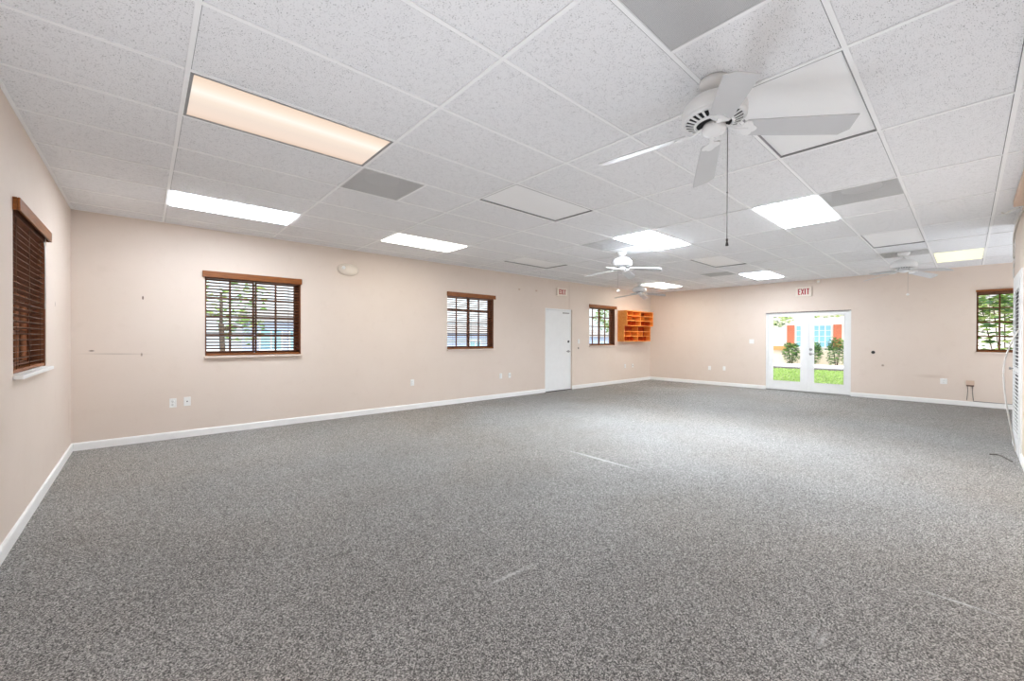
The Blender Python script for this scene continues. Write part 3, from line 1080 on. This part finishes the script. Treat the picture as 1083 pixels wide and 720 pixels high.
fan(3.035, -5.885, (299.0, 28.0, 111.0, 211.5), 'white four blade ceiling fan nearest the viewer with a long pull chain', 2.42, chains=[(0.035, -0.060, 2.50, 1.835, 'dark')])
fan(6.61, -2.955, (285.6, 15.6, 105.6, 195.6), 'white ceiling fan in mid room before the bright square light', 2.41, chains=[(-0.055, 0.04, 2.48, 2.10, 'white')])
fan(10.18, -1.16, (285.2, 15.2, 105.2, 195.2), 'small looking ceiling fan in the far corner above the orange shelf', 2.405, chains=[])
fan(10.10, -6.13, (57.4, 147.4, 237.4, 327.4), 'white ceiling fan at the far right between the glazed doors and corner blind', 2.385, chains=[(0.03, -0.05, 2.46, 2.05, 'white')])


# ---------------------------------------------------------------- signs and wall devices
def exit_sign(side, u, z, w, h, d, label):
    t = empty('exit_sign', (0, 0, 0), label=label, category='exit sign', group='red lettered exit signs')
    place(t, side, u, z)
    mb = MB()
    mb.box((-w / 2, -d, -h / 2), (w / 2, -0.0005, h / 2), M['ivory'], bevel=0.006)
    mb.build('housing', parent=t)
    mb = MB()
    lh = h * 0.66
    lw = w * 0.15
    s = lw * 0.44
    y0, y1 = -d - 0.003, -d + 0.001
    red = M['red']
    gap = w * 0.055
    x = -(3 * lw + s * 1.2 + 3 * gap) / 2

    def bar(xa, xb, za, zb):
        mb.box((xa, y0, za), (xb, y1, zb), red)
    b, tp = -lh / 2, lh / 2
    bar(x, x + s, b, tp)
    for za in (b, -s / 2, tp - s):
        bar(x + s, x + lw, za, za + s)
    x += lw + gap
    for sg in (-1, 1):
        c = [(-lw / 2 * sg - s / 2, b), (-lw / 2 * sg + s / 2, b), (lw / 2 * sg + s / 2, tp), (lw / 2 * sg - s / 2, tp)]
        vs = [[mb.bm.verts.new((x + lw / 2 + px, y, pz)) for px, pz in c] for y in (y0, y1)]
        fs = [mb.bm.faces.new(vs[0]), mb.bm.faces.new(vs[1][::-1])]
        for q in range(4):
            fs.append(mb.bm.faces.new([vs[0][q], vs[1][q], vs[1][(q + 1) % 4], vs[0][(q + 1) % 4]]))
        mb._tag(fs, red)
    x += lw + gap
    bar(x, x + s * 1.2, b, tp)
    x += s * 1.2 + gap
    bar(x + lw / 2 - s / 2, x + lw / 2 + s / 2, b, tp - s)
    bar(x, x + lw, tp - s, tp)
    mb.build('lettering', parent=t, label='red letters EXIT')
    return t


exit_sign('back', 8.43, 2.478, 0.36, 0.19, 0.055, 'white exit sign with red letters above the solid white door')
exit_sign('far', -4.136, 2.490, 0.335, 0.225, 0.05, 'white exit sign with red letters above the glazed double doors')

# emergency light on the long wall
t = empty('emergency_light', (0, 0, 0), label='ivory oval emergency light high on the long wall', category='emergency light')
place(t, 'back', 3.13, 2.437)
mb = MB()
R = Matrix.Rotation(PI / 2, 4, 'X') @ Matrix.Scale(1.75, 4, (1, 0, 0))
mb.lathe([(0.098, 0.001), (0.098, 0.012), (0.090, 0.035), (0.070, 0.055), (0.035, 0.066), (0.0, 0.068)], M['ivory'], 40, R)
mb.build('housing', parent=t)
for dx in (-0.085,):
    mb = MB()
    R = Matrix.Translation((dx, -0.045, 0.012)) @ Matrix.Rotation(math.radians(78), 4, 'X') @ Matrix.Rotation(math.radians(-18), 4, 'Y')
    mb.lathe([(0.036, 0.0), (0.044, 0.022), (0.040, 0.034), (0.036, 0.026), (0.0, 0.022)], M['ivory'], 28, R)
    mb.build('lamp_head', parent=t, label='round lamp head')
    mb = MB()
    R = R @ Matrix.Translation((0, 0, 0.024))
    mb.lathe([(0.030, 0.0), (0.022, 0.008), (0.0, 0.011)], M['plastic'], 24, R)
    mb.build('lamp_lens', parent=t, label='pale lamp lens')


def plate(name, side, u, z, w, h, label, cat, kind, group=None):
    t = empty(name, (0, 0, 0), label=label, category=cat, group=group)
    place(t, side, u, z)
    mb = MB()
    mb.box((-w / 2, -0.007, -h / 2), (w / 2, -0.0003, h / 2), M['plastic'], bevel=0.002)
    mb.build('cover_plate', parent=t)
    if kind == 'duplex':
        for dz in (-0.021, 0.021):
            mb = MB()
            R = Matrix.Translation((0, -0.007, dz)) @ Matrix.Rotation(PI / 2, 4, 'X')
            mb.lathe([(0.0165, 0), (0.0155, 0.002), (0, 0.002)], M['plastic'], 20, R)
            mb.box((-0.0075, -0.0095, dz - 0.002), (-0.0055, -0.0088, dz + 0.006), M['black'])
            mb.box((0.0055, -0.0095, dz - 0.002), (0.0075, -0.0088, dz + 0.006), M['black'])
            mb.build('socket', parent=t)
    elif kind == 'jack':
        mb = MB()
        R = Matrix.Translation((0, -0.007, 0.0)) @ Matrix.Rotation(PI / 2, 4, 'X')
        mb.lathe([(0.008, 0), (0.008, 0.004), (0.004, 0.004), (0.004, 0.010), (0, 0.010)], M['chain'], 16, R)
        mb.build('socket', parent=t, label='grey cable jack')
    elif kind == 'switch':
        mb = MB()
        mb.box((-0.005, -0.016, -0.002), (0.005, -0.007, 0.018), M['plastic'])
        mb.build('toggle', parent=t)
    return t


OUT = 'white wall outlet plates'
plate('wall_outlet', 'back', 0.900, 0.463, 0.072, 0.116, 'left white outlet plate of the pair below the leftmost wide blind', 'outlet', 'duplex', OUT)
plate('wall_outlet', 'back', 1.044, 0.470, 0.072, 0.116, 'right plate with a jack, of the pair below the leftmost wide blind', 'outlet', 'jack', OUT)
plate('wall_outlet', 'back', 4.308, 0.489, 0.072, 0.116, 'single white outlet plate low on the wall before the second blind', 'outlet', 'duplex', OUT)
plate('wall_outlet', 'back', 6.451, 0.485, 0.072, 0.116, 'left white plate of the pair nearest left of the white door', 'outlet', 'duplex', OUT)
plate('wall_outlet', 'back', 6.709, 0.485, 0.072, 0.116, 'right white plate of the pair nearest left of the white door', 'outlet', 'jack', OUT)
plate('wall_outlet', 'back', 11.335, 0.495, 0.072, 0.116, 'left white plate of the pair below the orange shelf', 'outlet', 'duplex', OUT)
plate('wall_outlet', 'back', 11.749, 0.492, 0.072, 0.116, 'right white plate of the pair below the orange shelf', 'outlet', 'jack', OUT)
plate('wall_outlet', 'far', -1.866, 0.476, 0.072, 0.116, 'left white plate of the pair left of the glazed doors', 'outlet', 'duplex', OUT)
plate('wall_outlet', 'far', -2.269, 0.485, 0.072, 0.116, 'right white plate of the pair left of the glazed doors', 'outlet', 'duplex', OUT)
plate('wall_outlet', 'far', -6.530, 0.464, 0.100, 0.116, 'square white plate low on the far wall right of the glazed doors', 'outlet', 'duplex', OUT)
plate('light_switch', 'back', 9.145, 1.237, 0.072, 0.116, 'white light switch right of the solid white door', 'switch', 'switch')
plate('light_switch', 'far', -2.966, 1.251, 0.116, 0.116, 'square white switch plate left of the glazed doors', 'switch', 'switch')

# small things on the walls
t = empty('door_buzzer', (0, 0, 0), label='small grey button below the light switch', category='button')
place(t, 'back', 9.13, 1.06)
mb = MB()
mb.box((-0.018, -0.010, -0.022), (0.018, -0.0003, 0.022), M['cable_grey'], bevel=0.003)
mb.build('body', parent=t)
t = empty('wall_hole', (0, 0, 0), label='black round cable hole in the far wall right of the glazed doors', category='wall fitting')
place(t, 'far', -5.438, 1.025)
mb = MB()
R = Matrix.Rotation(PI / 2, 4, 'X')
mb.lathe([(0.034, 0.0003), (0.033, 0.006), (0.022, 0.008), (0.018, 0.002), (0.0, 0.002)], M['black'], 24, R)
mb.build('grommet', parent=t)
for px_, z_, lb in ((7.0, 2.435, 'left tiny pale hook high on the wall before the exit sign'), (7.55, 2.445, 'right tiny pale hook high on the wall before the exit sign')):
    t = empty('wall_hook', (0, 0, 0), label=lb, category='hook', group='tiny pale wall hooks')
    place(t, 'back', px_, z_)
    mb = MB()
    mb.box((-0.022, -0.008, -0.016), (0.022, -0.0003, 0.016), M['peach'], bevel=0.003)
    mb.tube([(0, -0.008, 0.0), (0, -0.03, -0.006), (0, -0.034, 0.010)], 0.003, M['peach'], 8)
    mb.build('plate', parent=t)
t = empty('motion_sensor', (0, 0, 0), label='ivory motion sensor close under the ceiling right of the exit sign', category='sensor')
place(t, 'far', -4.435, 2.722)
mb = MB()
mb.box((-0.035, -0.05, -0.048), (0.035, -0.0003, 0.048), M['ivory'], bevel=0.012)
mb.build('body', parent=t)
mb = MB()
mb.box((-0.022, -0.053, -0.032), (0.022, -0.048, 0.006), M['plastic'], bevel=0.002)
mb.build('sensor_lens', parent=t)
t = empty('alarm_contact', (0, 0, 0), label='flat ivory box under the ceiling, left of the motion sensor', category='sensor')
place(t, 'far', -4.275, 2.728)
mb = MB()
mb.box((-0.062, -0.028, -0.028), (0.062, -0.0003, 0.028), M['ivory'], bevel=0.005)
mb.build('body', parent=t)
mb = MB()
mb.box((-0.055, -0.030, -0.004), (0.055, -0.0275, 0.0), M['peach'])
mb.build('seam', parent=t)

# low brown socket box on the far wall with its two wires
t = empty('cable_box', (0, 0, 0), label='small peach and brown cable box low on the far wall at the right', category='cable box')
place(t, 'far', -6.892, 0.418)
mb = MB()
mb.box((-0.055, -0.035, 0.0), (0.055, -0.0003, 0.085), M['peach'], bevel=0.004)
mb.build('cover', parent=t)
mb = MB()
mb.box((-0.052, -0.034, -0.028), (0.052, -0.0003, 0.0), M['box_brown'], bevel=0.003)
mb.build('base', parent=t, label='brown underside')
for x in (-0.034, 0.034):
    mb = MB()
    mb.tube([(x, -0.015, -0.028), (x * 0.9, -0.020, -0.12), (x * 1.1, -0.022, -0.22), (x * 1.3, -0.022, -0.305)], 0.0045, M['cable_grey'], 8)
    mb.build('wire', parent=t)
mb = MB()
mb.tube([(L - 0.016, -6.935, 0.100), (L - 0.010, -7.2, 0.098), (L - 0.010, -7.8, 0.097), (L - 0.010, -8.6, 0.097)], 0.005, M['cable_grey'])
mb.build('cable', label='grey cable lying along the baseboard top below the corner blind', category='cable')


# ---------------------------------------------------------------- orange cubby shelf
def cubby():
    t = empty('cubby_shelf', (10.94, 0, 1.232), label='orange varnished wooden pigeonhole shelf hung on the long wall by the corner', category='shelf')
    w = 1.47
    ow, od = M['orange_wood'], M['orange_dark']
    th = 0.022
    zsplit, ztop = 0.475, 0.905
    dl, du = 0.22, 0.31
    for x in (0, w - th):
        mb = MB()
        mb.prism([(0.0005, 0), (dl, 0), (dl, zsplit), (du, zsplit), (du, ztop), (0.0005, ztop)], x, x + th, ow,
                 Matrix(((0, 0, 1, 0), (-1, 0, 0, 0), (0, 1, 0, 0), (0, 0, 0, 1))))
        mb.build('side_panel', parent=t)
    mb = MB()
    mb.box((th, -0.010, th), (w - th, -0.0005, ztop - th), od)
    mb.build('back_panel', parent=t, label='dark red brown back panel')
    mb = MB()
    mb.box((th, -du, ztop - th), (w - th, -0.0005, ztop), ow)
    mb.build('top_panel', parent=t)
    mb = MB()
    mb.box((th, -dl, 0), (w - th, -0.0005, th), ow)
    mb.build('bottom_panel', parent=t)
    levels = [(0.160, dl), (0.300, dl), (0.465, du), (0.612, du), (0.755, du)]
    for z, d in levels:
        mb = MB()
        mb.box((th, -d, z - 0.009), (w - th, -0.0105, z + 0.009), ow)
        mb.build('shelf', parent=t)
    mb = MB()
    xm = w / 2
    zs = [th] + [z for z, d in levels] + [ztop - th]
    for k, (za, zb) in enumerate(zip(zs, zs[1:])):
        d = dl if k < 3 else du
        a, b = za + (0.009 if k else 0), zb - (0.009 if k < 5 else 0)
        mb.box((xm - 0.011, -d, a), (xm + 0.011, -0.0105, b), ow)
    mb.build('centre_divider', parent=t)
    # narrow dividers standing in the pigeonholes
    cols = {0: (0.16, 0.32, 0.52, 0.92, 1.08, 1.26), 1: (0.40, 0.88, 1.06), 2: (), 3: (0.26, 0.50, 1.02, 1.30), 4: (0.30, 0.98), 5: (0.36,)}
    for k, xsx in cols.items():
        za, zb = zs[k], zs[k + 1]
        d = (dl if k < 3 else du) - 0.03
        a, b = za + (0.009 if k else 0), zb - (0.009 if k < 5 else 0)
        for x in xsx:
            mb = MB()
            mb.box((x - 0.006, -d, a), (x + 0.006, -0.0105, b), od if k in (0, 3) else ow)
            mb.build('divider', parent=t)
    return t


cubby()

# ---------------------------------------------------------------- right edge: raceway and loose cables
mb = MB()
mb.box((5.2, YR + 0.0005, H - 0.075), (7.40, YR + 0.085, H - 0.0035), M['peach'], bevel=0.004)
mb.build('cable_raceway', label='peach boxed raceway under the ceiling at the right edge', category='raceway')


def smooth(pts, n=8):
    pts = [Vector(p) for p in pts]
    out = []
    for i in range(len(pts) - 1):
        p0, p1, p2, p3 = pts[max(i - 1, 0)], pts[i], pts[i + 1], pts[min(i + 2, len(pts) - 1)]
        for k in range(n):
            s = k / n
            out.append(0.5 * ((2 * p1) + (p2 - p0) * s + (2 * p0 - 5 * p1 + 4 * p2 - p3) * s * s + (3 * p1 - p0 - 3 * p2 + p3) * s ** 3))
    out.append(pts[-1])
    return out


def pix(x, y, depth):
    d = fw + rt * ((x - 541.5) / F_PX) + up * ((360.0 - y) / F_PX)
    return Vector((CAMX, CAMY, CAMZ)) + d * depth


mb = MB()
mb.tube(smooth([pix(1078.5, 219.5, 4.22), pix(1074, 221, 4.32), pix(1068, 223, 4.45), pix(1062.5, 226.2, 4.55), pix(1059.5, 225, 4.6)]), 0.006, M['cable'])
mb.build('cable', label='short white cable end hanging from the peach raceway', category='cable')
mb = MB()
mb.tube(smooth([(7.55, YR + 0.012, 2.69), (7.9, YR + 0.012, 2.70), (8.5, YR + 0.012, 2.69), (8.845, YR + 0.011, 2.60), (8.850, YR + 0.010, 2.35), (8.850, YR + 0.010, 2.10)]), 0.009, M['cable'])
mb.build('cable', label='white cable running down the right wall corner above the louvred door', category='cable')
mb = MB()
mb.tube(smooth([pix(1078.5, 348, 4.55), pix(1074, 354, 4.6), pix(1068, 366, 4.65), pix(1063, 380, 4.7), pix(1061.3, 394, 4.7), pix(1062.5, 415, 4.7), pix(1066, 436, 4.7), pix(1070, 456, 4.72), pix(1074, 477, 4.75)], 10), 0.008, M['cable'])
mb.build('cable', label='pale cable looping off the louvred door in front of the corner blind', category='cable')
mb = MB()
mb.tube(smooth([(7.55, YR + 0.07, 0.008), (7.72, YR + 0.11, 0.008), (7.84, YR + 0.16, 0.008), (7.80, YR + 0.22, 0.008)]), 0.007, M['cable_grey'])
mb.build('cable', label='grey cable end lying on the carpet at the foot of the louvred door', category='cable')

# ---------------------------------------------------------------- outdoors
random.seed(7)
mb = MB()
mb.box((-40, -60, -0.4), (80, 60, -0.12), M['ground'])
mb.build('ground', kind='structure', label='pale pavement ground outside', category='ground')


def leaves(name, blobs, n, size, mats, parent=None, **props):
    """blobs = (centre, radii); leaves are single bent quads scattered near each blob's skin"""
    mb = MB()
    tot = sum(b[1][0] * b[1][2] for b in blobs)
    for c, r in blobs:
        for _ in range(int(n * r[0] * r[2] / tot)):
            d = Vector((random.gauss(0, 1), random.gauss(0, 1), random.gauss(0, 1))).normalized()
            q = random.uniform(0.55, 1.0)
            p = Vector(c) + Vector((d.x * r[0], d.y * r[1], d.z * r[2])) * q
            s = size * random.uniform(0.6, 1.3)
            R = Matrix.Translation(p) @ Matrix.Rotation(random.uniform(0, 6.28), 4, 'Z') @ Matrix.Rotation(random.uniform(-1.2, 1.2), 4, 'X')
            m = random.choice(mats)
            a, b, e, f, g, h = [mb.bm.verts.new(R @ Vector(v)) for v in ((-s, 0, 0), (0, -s * 0.38, s * 0.1), (s, 0, 0), (0, s * 0.38, s * 0.1), (-s * 0.3, 0, -s * 0.05), (s * 0.3, 0, -s * 0.05))]
            fs = [mb.bm.faces.new([a, b, e]), mb.bm.faces.new([a, e, f])]
            for v in (g, h):
                mb.bm.verts.remove(v)
            mb._tag(fs, m)
    return mb.build(name, parent=parent, **props)


def bush(loc, r, h, label, mats, n=900, size=0.055, group='shrubs outside the glazed doors'):
    t = empty('shrub', loc, label=label, category='shrub', group=group)
    leaves('foliage', [((0, 0, h * 0.55), (r * 0.9, r, h * 0.5)), ((0.1 * r, 0.4 * r, h * 0.8), (r * 0.5, r * 0.5, h * 0.3)), ((-0.1 * r, -0.4 * r, h * 0.72), (r * 0.5, r * 0.5, h * 0.32))], n, size, mats, t)
    mb = MB()
    for k in range(5):
        a = k * 1.3
        mb.tube([(0.03 * math.cos(a), 0.03 * math.sin(a), 0), (0.35 * r * math.cos(a), 0.35 * r * math.sin(a), h * 0.75)], 0.012, M['bark'], 6)
    mb.build('stems', parent=t)
    return t


def tree(loc, trunk_h, blobs, label, n, size, mats, group='trees outside the windows'):
    t = empty('tree', loc, label=label, category='tree', group=group)
    mb = MB()
    mb.tube([(0, 0, 0), (0.04, 0.02, trunk_h * 0.5), (0, 0.05, trunk_h)], 0.065, M['bark'], 10)
    for c, r in blobs:
        mb.tube([(0, 0.05, trunk_h * 0.9), ((c[0]) * 0.6, c[1] * 0.6, trunk_h + (c[2] - trunk_h) * 0.7), c], 0.035, M['bark'], 6)
    mb.build('trunk', parent=t)
    leaves('foliage', blobs, n, size, mats, t)
    return t


# lawn beyond the glazed doors
mb = MB()
mb.box((L + 0.9, -16, -0.12), (22.5, 8, -0.03), M['lawn'])
lawn = mb.build('lawn', kind='structure', label='green lawn outside the glazed doors', category='lawn')
mb = MB()
for _ in range(16000):
    x = random.uniform(L + 0.95, 22.4)
    y = random.uniform(-5.8, -0.3)
    h = random.uniform(0.02, 0.06)
    a = random.uniform(0, 6.28)
    wv = Vector((math.cos(a), math.sin(a), 0)) * 0.016
    p = Vector((x, y, -0.031))
    tip = p + Vector((random.uniform(-0.04, 0.04), random.uniform(-0.04, 0.04), h))
    f = mb.bm.faces.new([mb.bm.verts.new(p - wv), mb.bm.verts.new(p + wv), mb.bm.verts.new(tip)])
    mb._tag([f], M['grass'])
mb.build('grass', kind='stuff', label='short bright green grass blades on the lawn', category='grass')
mb = MB()
mb.box((L + 0.2, -6.0, -0.12), (L + 0.9, -2.3, -0.02), M['path'])
mb.build('doorstep', kind='structure', label='pale concrete step outside the glazed doors', category='step')
mb = MB()
mb.box((22.55, -16, -0.12), (23.75, 8, -0.02), M['mulch'])
mb.build('mulch_strip', kind='structure', label='dark mulch strip before the pale path', category='path')
mb = MB()
mb.box((23.8, -16, -0.12), (25.6, 8, 0.05), M['path'])
mb.build('path', kind='structure', label='pale concrete path across the lawn', category='path')

# neighbouring building
b = empty('building', (27.0, -1.4, -0.12), label='pale building with terracotta shutters seen through the glazed doors', category='building')
mb = MB()
mb.box((0, -9, 0.85), (5, 9, 3.4), M['stucco'])
mb.box((0.0, -9, 0), (5, 9, 0.85), M['stucco_low'])
mb.build('wall', parent=b)
mb = MB()
mb.box((-0.10, 1.22, 0.84), (0.0, 9, 1.06), M['tan_band'])
mb.build('ledge', parent=b, label='tan ledge band')
mb = MB()
mb.box((-0.6, -9.3, 3.0), (5.3, 9.3, 3.12), M['stucco'])
mb.prism([(-0.7, 3.12), (5.4, 3.12), (2.4, 4.6)], -9.4, 9.4, M['roof'], Matrix(((1, 0, 0, 0), (0, 0, 1, 0), (0, 1, 0, 0), (0, 0, 0, 1))))
mb.build('roof', parent=b)
for yc, w in ((0.01, 1.58),):
    mb = MB()
    za, zb = 1.0, 2.2
    n = 6
    mb.box((-0.05, yc - w / 2, za), (-0.001, yc + w / 2, za + 0.05), M['white'])
    mb.box((-0.05, yc - w / 2, zb - 0.05), (-0.001, yc + w / 2, zb), M['white'])
    for q in range(n + 1):
        y = yc - w / 2 + 0.02 + q / n * (w - 0.04)
        mb.box((-0.05, y - 0.02, za + 0.05), (-0.001, y + 0.02, zb - 0.05), M['white'])
    for q in (1, 2, 3):
        z = za + q * (zb - za) / 4
        mb.box((-0.045, yc - w / 2 + 0.04, z - 0.012), (-0.002, yc + w / 2 - 0.04, z + 0.012), M['white'])
    wf = mb.build('window', parent=b)
    mb = MB()
    mb.box((-0.03, yc - w / 2 + 0.03, za + 0.04), (-0.015, yc + w / 2 - 0.03, zb - 0.04), M['sky_glass'])
    mb.build('pane', parent=wf)
    for sg in (-1, 1):
        mb = MB()
        y = yc + sg * (w / 2 + 0.23)
        mb.box((-0.05, y - 0.17, za), (-0.001, y + 0.17, zb), M['shutter'], bevel=0.006)
        for q in range(18):
            z = za + 0.08 + q * (zb - za - 0.16) / 17
            mb.box((-0.058, y - 0.13, z - 0.012), (-0.049, y + 0.13, z + 0.012), M['shutter'])
        mb.build('shutter', parent=b, label='terracotta shutter')

HM = [M['hedge'], M['hedge'], M['hedge_dark']]
k = 0
for x, y, r, h, lb in ((26.1, -0.62, 0.42, 1.22, 'leafy shrub seen low through the left glazed leaf'),
                       (26.1, -1.56, 0.44, 1.28, 'round green shrub left below the pale blue window'),
                       (26.1, -2.52, 0.46, 1.45, 'tall green shrub at the right of the right glazed leaf')):
    bush((x, y, -0.12), r, h, lb, HM, 800, 0.075)
tree((16.5, 0.9, -0.1), 2.2, [((0.0, -3.30, 2.08), (0.7, 0.60, 0.30)), ((0.1, -4.75, 2.22), (0.6, 0.8, 0.13)), ((-0.2, -2.4, 2.6), (0.9, 0.9, 0.5)), ((0.0, -0.3, 3.0), (1.3, 1.3, 0.6))],
     'leafy tree hanging over the lawn outside the glazed doors', 2600, 0.075, [M['tree'], M['tree'], M['hedge_dark']])
# foliage outside the corner window of the far wall
bush((17.0, -7.5, -0.12), 1.25, 3.2, 'tall pale green shrub outside the corner window of the far wall', [M['tree'], M['hedge'], M['hedge_dark'], M['tree']], 3200, 0.09, 'tall shrubs outside the far right window')

# outside the long wall
tree((2.1, 6.0, -0.12), 1.8, [((0, 0, 2.6), (1.1, 1.0, 0.9)), ((0.5, 0.2, 1.7), (0.6, 0.6, 0.5))], 'green tree outside the leftmost window of the long wall', 620, 0.09, [M['tree'], M['hedge']])
tree((8.2, 9.0, -0.12), 2.0, [((0, 0, 3.0), (1.4, 1.2, 1.1))], 'pale tree outside the window left of the white door', 1200, 0.12, [M['tree'], M['hedge']])
tree((24.0, 9.0, -0.12), 2.0, [((0, 0, 3.0), (1.5, 1.3, 1.3))], 'pale tree outside the small window beside the orange shelf', 1200, 0.12, [M['tree'], M['hedge']])
for (bx, by, w, hgt, lb) in ((6.0, 16.0, 2.7, 2.25, 'blue grey house outside the leftmost window of the long wall'), (16.5, 16.0, 6.0, 1.75, 'blue grey house outside the window left of the white door'),
                             (31.0, 16.0, 8.0, 1.6, 'blue grey house outside the small window beside the orange shelf')):
    b = empty('house', (bx, by, -0.12), label=lb, category='house', group='blue grey houses beyond the long wall')
    mb = MB()
    mb.box((-w / 2, 0, 0), (w / 2, 4, hgt), M['blue_wall'])
    mb.build('wall', parent=b)
    mb = MB()
    mb.prism([(-0.3, hgt), (4.3, hgt), (2.0, hgt + 0.7)], -w / 2 - 0.3, w / 2 + 0.3, M['roof'], Matrix(((0, 0, 1, 0), (1, 0, 0, 0), (0, 1, 0, 0), (0, 0, 0, 1))))
    mb.build('roof', parent=b)
    for q in (-0.28, 0.2):
        mb = MB()
        xc = q * w
        mb.box((xc - 0.5, -0.05, 0.8), (xc + 0.5, -0.001, 0.86), M['white'])
        mb.box((xc - 0.5, -0.05, hgt - 0.5), (xc + 0.5, -0.001, hgt - 0.44), M['white'])
        for xx in (-0.48, 0.0, 0.48):
            mb.box((xc + xx - 0.03, -0.05, 0.86), (xc + xx + 0.03, -0.001, hgt - 0.5), M['white'])
        wf = mb.build('window', parent=b)
        mb = MB()
        mb.box((xc - 0.46, -0.03, 0.85), (xc + 0.46, -0.012, hgt - 0.49), M['sky_glass'])
        mb.build('pane', parent=wf)
